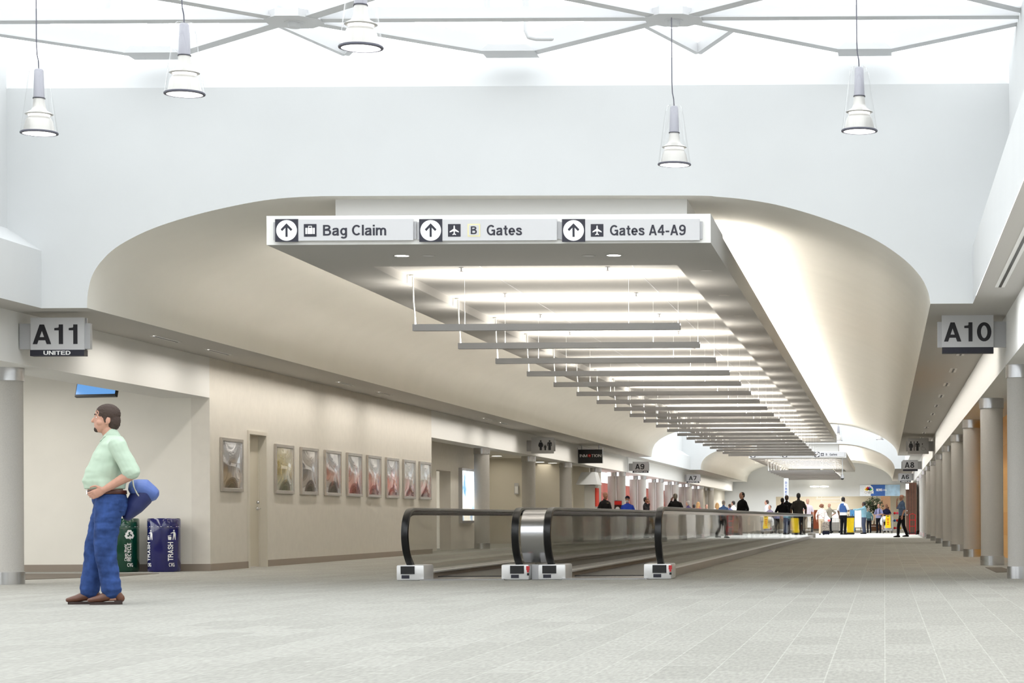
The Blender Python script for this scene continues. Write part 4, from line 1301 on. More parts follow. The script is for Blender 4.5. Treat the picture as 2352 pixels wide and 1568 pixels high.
def drum(loc, m, label, word, kind):
    t = thing('waste_bin', label, 'waste bin', loc, 0, 'waste bins against the lounge wall')
    r, h = .255, .855
    MB().lathe([(.0001, 0), (.235, 0), (.245, .012), (r, .03), (r, .70), (.0001, .70)], (0, 0, 0), 48).build('drum', m, t, 40)
    MB().lathe([(.0001, .702), (r + .003, .702), (r + .003, h - .02), (r - .01, h), (.13, h), (.12, h - .05), (.0001, h - .05)], (0, 0, 0), 48).build('lid', m, t, 40)
    for ang in (-.74, .76) if kind == 'trash' else (-.74, .76):
        m_ = MB()
        vs, fs = text_mb(word, .035, .1)
        wl = max(v[0] for v in vs)
        wrap(m_, vs, fs, 0, ang, r, 0, .175, .085 if kind == 'trash' else .06, (.30 if kind == 'trash' else .29) / wl)
        if kind != 'trash':
            vs, fs = text_mb('Clean World', .0, .1)
            wl = max(v[0] for v in vs)
            wrap(m_, vs, fs, 0, ang - .235, r, 0, .18, .038, .26 / wl)
        vs, fs = text_mb('CVG', .03, .1)
        vs = [(x / 2.0, y, z) for x, y, z in vs]
        wrap(m_, vs, fs, 0, ang, r, 0, .085, .08, .06, False)
        if kind == 'trash':
            ps = [[(-.5, 0), (.0, 0), (.02, .55), (-.55, .55)], [(-.55, .6), (.05, .75), (.0, .85), (-.58, .7)],
                  [(.25, 0), (.35, 0), (.55, .75), (.7, 0), (.8, 0), (.85, 1.0), (.72, 1.3), (.45, 1.35), (-.1, 1.15), (-.08, 1.05), (.4, 1.15), (.38, .8)],
                  [(.5 + .13 * math.cos(k), 1.55 + .15 * math.sin(k)) for k in [2 * PI * j / 10 for j in range(10)]]]
            poly_wrap(m_, ps, ang, r, 0, .51, .095)
        else:
            ps = []
            for q in range(3):
                a = 2 * PI * q / 3
                base = [(-.34, .55), (.18, .55), (.4, .2), (.56, .3), (.5, -.18), (.06, .02), (.2, .1), (.06, .3), (-.22, .3)]
                base = [(-.46, .16), (-.22, .62), (.2, .62), (.36, .34), (.5, .42), (.36, .0), (-.02, .12), (.12, .2), (.05, .34), (-.1, .34), (-.24, .06)]
                ps.append([(x * math.cos(a) - y * math.sin(a), x * math.sin(a) + y * math.cos(a)) for x, y in base])
            poly_wrap(m_, ps, ang, r, 0, .595, .125)
        m_.build('lettering', M['white_ink'], t)
    m_ = MB()
    for k in range(14):
        a = -1.3 + k * .2
        if k % 3 != 2: poly_wrap(m_, [[(0, 0), (.5, 0), (.55, .1), (0, .12)]], a, r + .003, 0, .72, .05)
    m_.build('rim_lettering', M['white_ink'], t)
    return t
drum((P(377, 1300, 34.85).x, 34.85, 0), M['bin_blue'], 'dark blue trash bin against the gate lounge wall', 'TRASH', 'trash')
drum((P(282, 1300, 34.85).x, 34.85, 0), M['bin_green'], 'dark green recycle bin behind the man in jeans', 'RECYCLE', 'recycle')

# dark flat patch at the lounge, dark entrance mat on the right
for q, lab in ((((30, 1332), (270, 1324), (365, 1317), (30, 1318)), 'dark flat patch on the floor at the gate lounge entrance'), (((2263, 1303), (2300, 1303), (2335, 1313), (2288, 1314.5)), 'dark entrance mat between the two nearest right columns')):
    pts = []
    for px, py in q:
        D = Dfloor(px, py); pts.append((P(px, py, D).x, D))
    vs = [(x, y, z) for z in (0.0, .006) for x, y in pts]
    tag(MB().add(vs, [(3, 2, 1, 0), (4, 5, 6, 7)] + [(i, (i + 1) % 4, (i + 1) % 4 + 4, i + 4) for i in range(4)]).build('floor_patch', M['dark_patch']), lab, 'mat')

# gate information screen in the lounge
sp = P(228, 893, 33.6)
t = thing('monitor', 'flat screen with blue display hanging under the lounge ceiling', 'monitor', (sp.x, 33.6, sp.z + .28), math.radians(-14))
R_ = Matrix.Rotation(math.radians(-16), 4, 'X')
def rot_mb(mb, R): mb.v = [tuple(R @ Vector(v)) for v in mb.v]; return mb
rot_mb(MB().bbox(-.36, .36, 0, .06, -.42, .42, .01, 2), R_).build('case', M['black'], t)
scr = bpy.data.materials.new('screen_display'); scr.use_nodes = True
nt = scr.node_tree; b = nt.nodes['Principled BSDF']
b.inputs['Base Color'].default_value = S(20, 40, 80); b.inputs['Emission Color'].default_value = S(112, 172, 236); b.inputs['Emission Strength'].default_value = .9; b.inputs['Roughness'].default_value = .15
rot_mb(MB().box(-.34, .34, -.004, .001, -.38, .40), R_).build('screen', scr, t)
m_ = MB(); flat_text(m_, '25 CINCINNATI', -.3, .2, -.2, -.11, -.005, .02, .001); rot_mb(m_, R_).build('lettering', emat('screen_text', S(220, 236, 250), .9), t)
MB().tube([(0, .09, .1), (0, .09, 3.2 - sp.z - .28)], .025, 10).box(-.06, .06, .04, .11, .0, .16).build('ceiling_pole', M['alu'], t)

# ------------------------------------------------------------------ people
def limb(mb, a, b, r0, r1, mid=None, seg=10):
    a, b = Vector(a), Vector(b)
    pts = [a.lerp(b, t) for t in (0, .33, .66, 1)]
    rr = [r0, (r0 * .7 + r1 * .3) * (mid or 1), (r0 * .35 + r1 * .65) * (mid or 1), r1]
    mb.tube(pts, rr, seg)
def chain(mb, pts, rad, seg=10):
    mb.tube(spline(pts, 4), [rad[min(int(i / 4), len(rad) - 2)] + (rad[min(int(i / 4) + 1, len(rad) - 1)] - rad[min(int(i / 4), len(rad) - 2)]) * ((i % 4) / 4 if i < 4 * (len(pts) - 1) else 1) for i in range(4 * (len(pts) - 1) + 1)], seg)
def hand(mb, wr, fwd, palm_n, k=1.0, side=1, curl=.35):
    """five separate fingers on a flat palm; fwd: wrist to knuckles, palm_n: out of the palm"""
    f = Vector(fwd).normalized()
    n = Vector(palm_n); n = (n - f * n.dot(f)).normalized()
    l = f.cross(n) * side
    wr = Vector(wr)
    kn = wr + f * .095 * k
    mb.tube([wr, wr + f * .05 * k, kn], [(.028 * k, .02 * k), (.04 * k, .016 * k), (.042 * k, .014 * k)], 10, side=l)
    for i, (o, ln) in enumerate(((.031, .072), (.0105, .082), (-.0105, .076), (-.031, .058))):
        p = kn + l * o * k
        q = [p - f * .012 * k]
        d = f
        for j in range(3):
            d = (d + n * curl * (1 + .25 * j) * .8).normalized()
            q.append(q[-1] + d * ln * k * (.45, .33, .26)[j] + (f * .012 * k if j == 0 else Vector((0, 0, 0))))
        mb.tube(q, [.0092 * k, .0088 * k, .008 * k, .0068 * k], 8)
    t0 = wr + f * .03 * k + l * .030 * k
    t1 = t0 + (f * .6 + l * .75).normalized() * .04 * k
    t2 = t1 + (f * .9 + l * .2 + n * .35).normalized() * .032 * k
    t3 = t2 + (f + n * .4).normalized() * .026 * k
    mb.tube([t0, t1, t2, t3], [.013 * k, .0105 * k, .0095 * k, .0075 * k], 8)
def head_mb(mb, c, s=1.0, nose=1.0):
    x, y, z = c
    R = [(-.005, .035, .022, .022), (.006, .040, .036, .036), (.028, .028, .050, .062), (.06, .014, .061, .083), (.09, .006, .067, .092), (.118, .002, .0705, .096),
         (.15, -.003, .075, .101), (.18, -.006, .072, .097), (.205, -.008, .060, .080), (.224, -.009, .040, .055), (.234, -.009, .016, .024)]
    mb.rings([(z + a * s, x, y + b * s, c_ * s, d * s) for a, b, c_, d in R], 24)
    mb.tube([(x, y + .088 * s, z + .128 * s), (x, y + .108 * s, z + .098 * s), (x, y + .112 * s, z + .086 * s)], [.008 * s, .012 * s * nose, .013 * s * nose], 8)
    mb.ball((x, y + .083 * s, z + .139 * s), (.05 * s, .016 * s, .01 * s))       # brow
    mb.ball((x, y + .084 * s, z + .055 * s), (.024 * s, .014 * s, .008 * s))      # upper lip
    mb.ball((x, y + .081 * s, z + .044 * s), (.021 * s, .014 * s, .008 * s))      # lower lip
    mb.ball((x, y + .062 * s, z + .014 * s), (.026 * s, .022 * s, .018 * s))      # chin
    for q in (-1, 1):
        mb.ball((x + q * .048 * s, y + .05 * s, z + .078 * s), (.02 * s, .03 * s, .025 * s))
        mb.ball((x + q * .074 * s, y - .012 * s, z + .098 * s), (.009 * s, .02 * s, .031 * s))
        mb.ball((x + q * .072 * s, y - .004 * s, z + .075 * s), (.008 * s, .012 * s, .012 * s))
ARM = {     # elbow, wrist, hand direction, palm normal (for the figure's right side; the left is mirrored)
    'down': ((.265, -.04, 1.13), (.265, .05, .885), (0, .12, -1), (-1, 0, 0)),
    'hip': ((.44, -.10, 1.20), (.21, .05, 1.02), (-.5, .55, -.4), (-.6, -.3, .1)),
    'phone': ((.27, .13, 1.20), (.135, .17, 1.47), (-.2, -.1, 1), (-.7, -.6, 0)),
    'front': ((.26, .03, 1.15), (.13, .28, 1.10), (-.6, .5, 0), (0, -.6, -1)),
    'point': ((.33, .25, 1.32), (.24, .52, 1.33), (-.1, 1, 0), (-.5, 0, -1)),
    'strap': ((.27, .02, 1.14), (.15, .2, 1.30), (-.4, .1, .8), (-.3, -1, 0)),
    'back': ((.27, -.14, 1.14), (.24, -.24, .93), (0, -.3, -1), (-1, 0, 0)),
}
def person(loc, rz, h, label, top=(40, 40, 45), pants=(30, 30, 36), hair='hair_b', skin='skin', arms=('down', 'down'), girth=1.0, stride=0.0,
           sleeve='long', style='short', topmat=None, woman=False, shoes=(24, 22, 22), bag=None, vox=.0095, lean=0.0, extra=None):
    s = h / 1.75
    t = thing('person', label, 'person', loc, rz, 'travellers in the hall')
    g = girth
    B = MB()
    SH = 1.0 if not woman else .9
    def torso(mb, e, z0=.84, z1=1.47):
        prof = [(.80, 0, .155, .112), (.90, -.012, .168, .122), (.98, -.005, .16, .112), (1.06, .004, .148, .104), (1.16, .008, .158, .112), (1.27, .01, .172 * SH, .122), (1.36, 0, .176 * SH, .116), (1.40, -.010, .160 * SH, .100), (1.435, -.016, .128 * SH, .084), (1.465, -.02, .085, .068), (1.49, -.02, .06, .058)]
        rs = []
        for z, cy, rx, ry in prof:
            if z < z0 - .001 or z > z1 + .001: continue
            bel = math.exp(-((z - 1.08) / .14) ** 2)
            gg = 1 + (g - 1) * (.5 + bel)
            rs.append((z, 0, cy + (g - 1) * bel * .06 + lean * (z - .9), (rx + e) * (1 + (g - 1) * .7), (ry + e) * gg))
        mb.rings(rs, 20)
    hy = lean * .62
    torso(B, 0)
    B.tube([(0, -.02 + hy, 1.45), (0, -.008 + hy, 1.50), (0, 0 + hy, 1.55)], [.058, .052, .052], 14)
    head_mb(B, (0, .005 + hy, 1.515))
    sk = {}
    for q in (-1, 1):
        a = ARM[arms[0 if q < 0 else 1]]
        m = lambda p: Vector((p[0] * q, p[1] + lean * max(0, p[2] - .9), p[2]))
        dd = lambda p: Vector((p[0] * q, p[1], p[2]))
        shd = Vector((q * .168 * SH * (1 + (g - 1) * .5), -.012 + lean * .5, 1.372)); el = m(a[0]); wr = m(a[1])
        if arms[0 if q < 0 else 1] == 'down': el.x += q * (g - 1) * .16; wr.x += q * (g - 1) * .16
        sk[q] = (shd, el, wr)
        chain(B, [shd, shd.lerp(el, .45), el, el.lerp(wr, .35), wr], [.050, .047, .038, .040, .026])
        hand(B, wr, dd(a[2]), dd(a[3]), 1.0, q)
        hp = Vector((q * .088, -.005, .88))
        off = stride * q
        kn = Vector((q * .095, .015 + off * .5 + abs(off) * .1, .49)); an = Vector((q * .10, -.025 + off, .085 + (abs(off) * .12 if off < 0 else 0)))
        sk[('l', q)] = (hp, kn, an)
        chain(B, [hp, hp.lerp(kn, .5), kn, kn.lerp(an, .35), an], [.088, .074, .054, .056, .036])
        B.tube([an + Vector((0, -.03, -.04)), an + Vector((0, .05, -.045)), an + Vector((q * .01, .12, -.054))], [(.026, .028), (.03, .022), (.026, .014)], 10)
    def fin(mb, name, m, v=None, it=4, par=None):
        mb.v = [(x * s, y * s, z * s) for x, y, z in mb.v]
        return link(name, bake_remesh(mb, (v or vox) * s, it), m, par or t, 180)
    fin(B, 'body', M[skin], .0085, 3)
    # eyes
    for q in (-1, 1):
        e = MB().ball((q * .03, .088 + hy, 1.515 + .121), (.0125, .009, .008), 10, 6)
        e.v = [(x * s, y * s, z * s) for x, y, z in e.v]
        o = e.build('eye', M['eye'], t, 180)
        i_ = MB().ball((q * .03, .096 + hy, 1.515 + .121), (.0055, .003, .0055), 8, 5)
        i_.v = [(x * s, y * s, z * s) for x, y, z in i_.v]
        i_.build('iris', M['iris'], o, 180)
    # trousers
    L = MB()
    prof = [(.78, 0, .150, .110), (.88, -.012, .176, .130), (.97, -.006, .170, .122), (1.0, -.004, .166, .118)]
    L.rings([(z, 0, cy + (g - 1) * .03, (rx) * (1 + (g - 1) * .7), ry * (1 + (g - 1) * .9)) for z, cy, rx, ry in prof], 20)
    for q in (-1, 1):
        hp, kn, an = sk[('l', q)]
        chain(L, [hp, hp.lerp(kn, .5), kn, kn.lerp(an, .45), an + Vector((0, 0, .025))], [.1 * (1 + (g - 1) * .5), .088, .070, .066, .060])
    fin(L, 'trousers', topmat and M.get('pants_' + label) or cloth(*pants))
    # top
    T = MB()
    torso(T, .014, .88, 1.47)
    for q in (-1, 1):
        shd, el, wr = sk[q]
        if sleeve == 'long': chain(T, [shd, shd.lerp(el, .45), el, el.lerp(wr, .4), wr.lerp(el, .05)], [.062, .060, .053, .050, .040])
        else: chain(T, [shd, shd.lerp(el, .45), shd.lerp(el, .85)], [.063, .064, .064])
    T.tube([(0, -.022 + hy, 1.45), (0, -.018 + hy, 1.495)], [.064, .060], 14)
    fin(T, 'shirt' if sleeve != 'long' else 'jacket', topmat or cloth(*top))
    for q in (-1, 1):
        an = sk[('l', q)][2]
        F = MB().tube([an + Vector((0, -.055, -.045)), an + Vector((0, .02, -.04)), an + Vector((q * .008, .1, -.05)), an + Vector((q * .014, .175, -.058))], [(.036, .042), (.043, .045), (.046, .034), (.036, .024)], 12)
        fin(F, 'shoe', cloth(*shoes), .008, 2)
    # hair
    if style != 'bald':
        H = MB()
        cz = 1.515
        H.ball((0, -.016 + hy, cz + .150), (.083, .100, .093), 20, 12)
        H.ball((0, -.045 + hy, cz + .105), (.072, .070, .08), 16, 10)
        if style == 'long':
            H.tube([(0, -.06 + hy, cz + .12), (0, -.085 + hy, cz), (0, -.095 + hy, cz - .14), (0, -.09 + hy, cz - .2)], [(.075, .05), (.085, .045), (.085, .035), (.06, .02)], 14)
            for q in (-1, 1): H.tube([(q * .075, -.02 + hy, cz + .13), (q * .088, -.015 + hy, cz + .03), (q * .085, -.02 + hy, cz - .08)], [.03, .03, .024], 10)
        if style == 'puffy':
            H.ball((0, -.02 + hy, cz + .13), (.125, .12, .12), 20, 12)
            for k in range(14): H.ball((.11 * math.cos(k * 2.4), -.03 + .1 * math.sin(k * 2.4) * .6 - .02, cz + .05 + .13 * ((k * .37) % 1)), .035, 10, 6)
        fin(H, 'hair', M[hair], .009, 2)
        if style == 'cap':
            C_ = MB().ball((0, -.008 + hy, cz + .165), (.088, .105, .085), 20, 10)
            C_.tube([(0, .08 + hy, cz + .168), (0, .15 + hy, cz + .16)], [(.07, .01), (.06, .008)], 12)
            fin(C_, 'cap', cloth(24, 26, 44), .008, 2)
    if extra: extra(t, s, hy, fin)
    return t
def at(px, D, hp):
    p = P(px, hp, D)
    return (p.x, D, 0.0), p.z
def tshirt_front(col):
    def f(t, s, hy, fin):
        m_ = MB().rings([(z, 0, .108 + hy * .5, .075, .03) for z in (.95, 1.1, 1.25, 1.38)], 14)
        fin(m_, 'inner_shirt', cloth(*col), .01, 2)
    return f
def backpack(col):
    def f(t, s, hy, fin):
        m_ = MB().bbox(-.14, .14, -.27, -.12, 1.0, 1.42, .05, 2)
        fin(m_, 'backpack', cloth(*col), .012, 3)
        m_ = MB()
        for q in (-1, 1): m_.tube([(q * .1, -.13, 1.40), (q * .1, .0, 1.475), (q * .1, .125, 1.38), (q * .11, .14, 1.2), (q * .14, .0, 1.05)], [(.022, .008)] * 5, 8)
        fin(m_, 'shoulder_straps', cloth(*col), .008, 1)
    return f
def patch(col):
    def f(t, s, hy, fin):
        m_ = MB().rings([(z, 0, -.118, .08, .03) for z in (1.24, 1.28, 1.33)], 14)
        fin(m_, 'back_patch', cloth(*col), .008, 1)
    return f
def vest(col):
    def f(t, s, hy, fin):
        m_ = MB().rings([(1.04, 0, .008, .188, .146), (1.14, 0, .010, .198, .152), (1.25, 0, .008, .206, .156), (1.34, 0, 0, .196, .148), (1.41, 0, -.012, .165, .122), (1.455, 0, -.018, .12, .1)], 20)
        fin(m_, 'vest', cloth(*col), .01, 2)
    return f
def mask(t, s, hy, fin):
    m_ = MB().ball((0, .075 + hy, 1.515 + .05), (.055, .045, .045), 14, 8)
    fin(m_, 'face_mask', cloth(225, 225, 228), .008, 1)
PEOPLE = [
 (1390, 75, 1130, -130, 'balding person in open black jacket over tan shirt, left of the poster stand', dict(top=(22, 20, 22), pants=(40, 36, 34), style='bald', skin='skin_tan', extra=tshirt_front((150, 128, 92)), girth=1.15)),
 (1441, 72, 1139, 178, 'person in a dark cap and white face mask with a black and blue jacket', dict(top=(40, 66, 170), pants=(40, 40, 52), style='cap', hair='hair_k', extra=mask)),
 (1484, 86, 1141, -100, 'person in a dark grey jacket holding a hand to the mouth', dict(top=(44, 44, 48), pants=(30, 30, 36), arms=('down', 'phone'), hair='hair_k', skin='skin_tan')),
 (1551, 80, 1133, 8, 'person in black jacket seen from behind, hand raised to the ear', dict(top=(26, 26, 28), arms=('phone', 'down'), hair='hair_g', girth=1.1)),
 (1580, 101, 1150, 60, 'grey-haired person in a purple jacket behind the black handrail', dict(top=(70, 60, 92), hair='hair_g')),
 (1594, 112, 1158, 10, 'dark-haired person in a dark coat, low beside the pink shirt', dict(top=(34, 34, 44), hair='hair_k')),
 (1604, 106, 1152, -20, 'blond person in a pink top seen from behind', dict(top=(168, 84, 92), hair='hair_y', style='long', woman=True)),
 (1623, 112, 1158, 200, 'brown-haired person in a pale top beyond the pink one', dict(top=(190, 176, 160), hair='hair_b')),
 (1647, 99, 1154, 20, 'person with long light hair in a white top', dict(top=(226, 222, 218), hair='hair_y', style='long', woman=True)),
 (1662, 92, 1149, -10, 'grey-haired person in a blue denim shirt and dark trousers', dict(top=(84, 112, 160), pants=(26, 30, 44), hair='hair_g')),
 (1676, 104, 1157, 40, 'brown-haired person in a dark plaid shirt near the black sweater', dict(top=(92, 96, 140), hair='hair_b')),
 (1684, 108, 1150, 60, 'dark-haired person in a white shirt half hidden by the black sweater', dict(top=(220, 220, 214), hair='hair_k')),
 (1704, 78, 1130, 130, 'person in a plain black sweater standing on the left walkway, looking left', dict(top=(14, 14, 17), pants=(18, 18, 22), hair='hair_k', girth=1.2)),
 (1761, 110, 1148, 80, 'person in a grey-white shirt in front of the pale end wall', dict(top=(206, 206, 210), hair='hair_b', sleeve='short')),
 (1768, 106, 1160, 150, 'child in a plaid shirt before the pale end wall', dict(top=(120, 110, 130), hair='hair_b')),
 (1797, 84, 1143, 5, 'dark-haired person in a black coat seen from behind on the right walkway', dict(top=(16, 16, 20), hair='hair_k', girth=1.15)),
 (1807, 88, 1137, -5, 'person in a black jacket with a grey back patch on the right walkway', dict(top=(20, 20, 24), hair='hair_b', extra=patch((110, 110, 112)), girth=1.2)),
 (1834, 86, 1132, 5, 'person in a dark grey shirt and dark trousers, tallest on the right walkway', dict(top=(58, 56, 54), pants=(34, 38, 52), hair='hair_k', skin='skin_dark', sleeve='short', girth=1.1)),
 (1855, 101, 1145, 190, 'white-haired person in a pale pink shirt with a shoulder strap', dict(top=(216, 204, 216), pants=(150, 130, 110), hair='hair_g', sleeve='short', arms=('down', 'strap'))),
 (1887, 105, 1157, -5, 'person with puffy reddish hair, white floral blouse and beige trousers', dict(pants=(214, 196, 172), hair='hair_r', style='puffy', woman=True, girth=1.15, topmat=spotted('floral_blouse', S(236, 230, 226), S(196, 160, 150), 14, .6))),
 (1905, 115, 1156, 50, 'older balding person in a grey-beige shirt with a hand on the hip', dict(top=(150, 142, 128), pants=(26, 26, 30), style='bald', hair='hair_g', sleeve='short', arms=('hip', 'hip'))),
 (1937, 106, 1141, -35, 'person in a blue vest over a white shirt and black trousers', dict(top=(222, 222, 222), pants=(14, 14, 20), hair='hair_k', skin='skin_dark', sleeve='short', arms=('down', 'front'), extra=vest((62, 92, 146)), girth=1.1)),
 (1984, 110, 1152, 70, 'person in a light blue shirt and slate trousers pointing left', dict(top=(132, 172, 188), pants=(70, 78, 98), hair='hair_k', skin='skin_dark', arms=('point', 'down'), sleeve='long')),
 (1996, 117, 1166, 20, 'person in a teal jacket and black trousers behind the light blue shirt', dict(top=(88, 122, 128), pants=(22, 22, 28), hair='hair_g', lean=.25)),
 (2018, 116, 1157, 160, 'red-haired person in a lilac shirt with a dark backpack', dict(top=(140, 140, 176), pants=(20, 20, 26), hair='hair_r', sleeve='short', arms=('front', 'down'), extra=backpack((40, 40, 56)))),
 (2036, 121, 1158, 180, 'dark-haired person in a navy polo shirt behind the cleaning cart', dict(top=(34, 36, 70), hair='hair_k', skin='skin_tan', sleeve='short', woman=True, arms=('front', 'front'))),
 (2071, 90, 1136, 105, 'bald person striding in a navy striped polo and black trousers, hand at the mouth', dict(pants=(14, 14, 18), style='bald', skin='skin_tan', sleeve='short', arms=('down', 'phone'), stride=.16, topmat=stripes('striped_polo', S(28, 34, 66), S(90, 130, 150), S(150, 170, 200), 6.0))),
]
for px, D, hp, rz, label, kw in PEOPLE:
    loc, h = at(px, D, hp)
    zf = .03 if px in (1704, 1797, 1807, 1834) else .0045 if 86.5 < D < 117.5 else 0
    o = person((loc[0], loc[1], zf), math.radians(rz), h - zf, label, **kw)

# ------------------------------------------------------------------ the man in front, in jeans and boots
K = 21.2 / FPX
MX = P(246, 1387, 21.2).x
MROT = 110.0
man = thing('person', 'person in mint shirt, jeans and brown boots, hand on the belt', 'person', (MX, 21.2, 0), math.radians(MROT))
def fb(px): return (246 - px) * K             # forward of the root
def hh(py): return (1387 - py) * K
def mfin(mb, name, m, v=.008, it=4, par=None, fold=None):
    me = bake_remesh(mb, v, it)
    if fold:
        for q in me.vertices:
            c = q.co
            nv = noise.noise((c.x * fold[1], c.y * fold[1], c.z * fold[2])) + .5 * noise.noise((c.x * fold[1] * 2.3 + 5, c.y * fold[1] * 2.3, c.z * fold[2] * 2.1))
            q.co = c + Vector((c.x, c.y - .0, 0)).normalized() * nv * fold[0]
    return link(name, me, m, par or man, 180)
def man_torso(mb, e, lo, hi):
    T_ = [(.98, -.035, .190, .150), (1.06, -.005, .192, .168), (1.12, .012, .196, .178), (1.20, .020, .205, .192), (1.29, .008, .212, .178), (1.38, -.012, .216, .158), (1.47, -.035, .218, .140), (1.55, -.055, .205, .118), (1.60, -.065, .150, .095), (1.635, -.062, .085, .075)]
    mb.rings([(z, 0, y, rx + e, ry + e) for z, y, rx, ry in T_ if lo - .001 <= z <= hi + .001], 24)
B = MB()
man_torso(B, -.014, .9, 1.61)
B.tube([(0, -.058, 1.58), (0, -.03, 1.655), (0, -.012, 1.70)], [.068, .064, .064], 16)
HC = (0, .005, 1.672)
HS = 1.15
HB = MB()
head_mb(HB, (0, 0, 0), HS, 1.0)
Rh = Matrix.Rotation(math.radians(4), 4, 'X')
HB.v = [tuple(Rh @ Vector(v) + Vector(HC)) for v in HB.v]
B.add(HB.v, HB.f)
# arms: left one (towards the viewer) bends to the belt, right one hangs
shl, ell, wrl = Vector((-.222, -.10, 1.53)), Vector((-.292, -.232, 1.268)), Vector((-.225, .015, 1.115))
shr, elr, wrr = Vector((.220, -.06, 1.53)), Vector((.27, -.09, 1.26)), Vector((.26, -.07, 1.03))
for a_, b_, c_ in ((shl, ell, wrl), (shr, elr, wrr)):
    chain(B, [a_, a_.lerp(b_, .45), b_, b_.lerp(c_, .35), c_], [.068, .058, .048, .049, .032], 12)
hand(B, wrl, (.22, .85, -.42), (1, -.1, .2), 1.1, -1, .45)
hand(B, wrr, (-.1, .1, -1), (-1, 0, 0), 1.1, 1, .8)
LEG = {}
for q, yo, kz in ((-1, .0, 0), (1, .20, 0)):       # near (left) leg under the body, far leg a step ahead
    hp_, kn_, an_ = Vector((q * .10, -.02, .98)), Vector((q * .105, .015 + yo * .45, .545)), Vector((q * .105, -.045 + yo, .10))
    LEG[q] = (hp_, kn_, an_)
    chain(B, [hp_, hp_.lerp(kn_, .5), kn_, kn_.lerp(an_, .35), an_], [.10, .085, .06, .062, .04], 12)
    B.tube([an_ + Vector((0, -.04, -.04)), an_ + Vector((0, .05, -.045)), an_ + Vector((0, .13, -.052))], [(.028, .028), (.032, .024), (.026, .014)], 12)
mfin(B, 'body', M['skin'], .0062, 3)
for q in (-1, 1):
    c = Rh @ Vector((q * .0345, .092, .139)) + Vector(HC)
    o = MB().ball(c, (.0135, .010, .0085), 14, 8).build('eye', M['eye'], man, 180)
    MB().ball(c + Vector((0, .0085, 0)), (.006, .003, .006), 10, 6).build('iris', M['iris'], o, 180)
    c = Rh @ Vector((q * .0355, .106, .165)) + Vector(HC)
    MB().tube([c + Vector((-q * .02, .006, -.002)), c + Vector((0, .005, .005)), c + Vector((q * .026, -.008, 0))], [(.004, .005)] * 3, 8).build('eyebrow', M['hair_b'], man, 180)
c = Rh @ Vector((0, .098, .058)) + Vector(HC)
MB().ball(c, (.025, .012, .006), 14, 6).build('mouth', M['lip'], man, 180)
g_ = MB()
c = Rh @ Vector((0, .082, .023)) + Vector(HC)
g_.ball(c, (.032, .030, .030), 14, 8)
c2 = Rh @ Vector((0, .105, .078)) + Vector(HC)
g_.tube([c2 + Vector((-.03, -.014, -.012)), c2 + Vector((0, 0, 0)), c2 + Vector((.03, -.014, -.012))], [.006, .007, .006], 8)
mfin(g_, 'goatee', M['hair_b'], .005, 2)
H = MB()
for cc, rr in (((0, -.010, .180), (.094, .118, .102)), ((0, -.054, .117), (.084, .077, .102))):
    p_ = Rh @ Vector(cc) + Vector(HC)
    H.ball(p_, rr, 24, 14)
for q in (-1, 1):
    p_ = Rh @ Vector((q * .078, .012, .130)) + Vector(HC)
    H.ball(p_, (.012, .018, .045), 12, 8)
mfin(H, 'hair', M['hair_b'], .006, 2, None, (.004, 60, 60))
# shirt
T = MB()
man_torso(T, .012, 1.12, 1.64)
for a_, b_ in ((shl, ell), (shr, elr)):
    chain(T, [a_ + Vector((0, 0, .01)), a_.lerp(b_, .45), a_.lerp(b_, .92)], [.086, .084, .088], 14)
T.tube([(0, -.062, 1.585), (0, -.045, 1.635)], [.085, .078], 16)
sh = mfin(T, 'shirt', M['mint'], .0075, 4, None, (.009, 5, 11))
cl_ = MB()
cl_.tube([(0, -.055, 1.615), (0, -.04, 1.655)], [.083, .076], 20)
for q in (-1, 1): cl_.tube([(q * .055, .01, 1.635), (q * .035, .055, 1.585)], [(.03, .008), (.012, .006)], 10)
mfin(cl_, 'collar', M['mint'], .006, 1, sh)
pk = MB().bbox(-.16, -.04, .155, .17, 1.33, 1.45, .006, 1)
# belt, jeans, boots
MB().lathe([(1, -.02), (1.045, -.02), (1.045, .02), (1, .02)], (0, 0, 0), 40, True)
bl = MB().rings([(1.070, 0, -.010, .203, .176), (1.073, 0, -.010, .207, .180), (1.105, 0, -.004, .208, .183), (1.108, 0, -.004, .204, .179)], 36)
o = bl.build('belt', M['belt_l'], man, 60)
MB().bbox(-.028, .028, .170, .184, 1.066, 1.110, .004, 1).build('buckle', M['chrome'], o)
J = MB()
J.rings([(.86, 0, -.035, .175, .145), (.95, 0, -.05, .196, .165), (1.02, 0, -.03, .196, .168), (1.072, 0, -.012, .196, .168)], 24)
for q in (-1, 1):
    a_, b_, c_ = LEG[q]
    chain(J, [a_, a_.lerp(b_, .4), b_, b_.lerp(c_, .45), c_ + Vector((0, .005, .045))], [.132, .126, .104, .094, .096], 16)
jn = mfin(J, 'jeans', M['denim'], .0075, 3, None, (.010, 6, 17))
MB().bbox(-.185, -.175, -.16, -.06, .90, 1.02, .004, 1).build('back_pocket', M['denim'], jn)
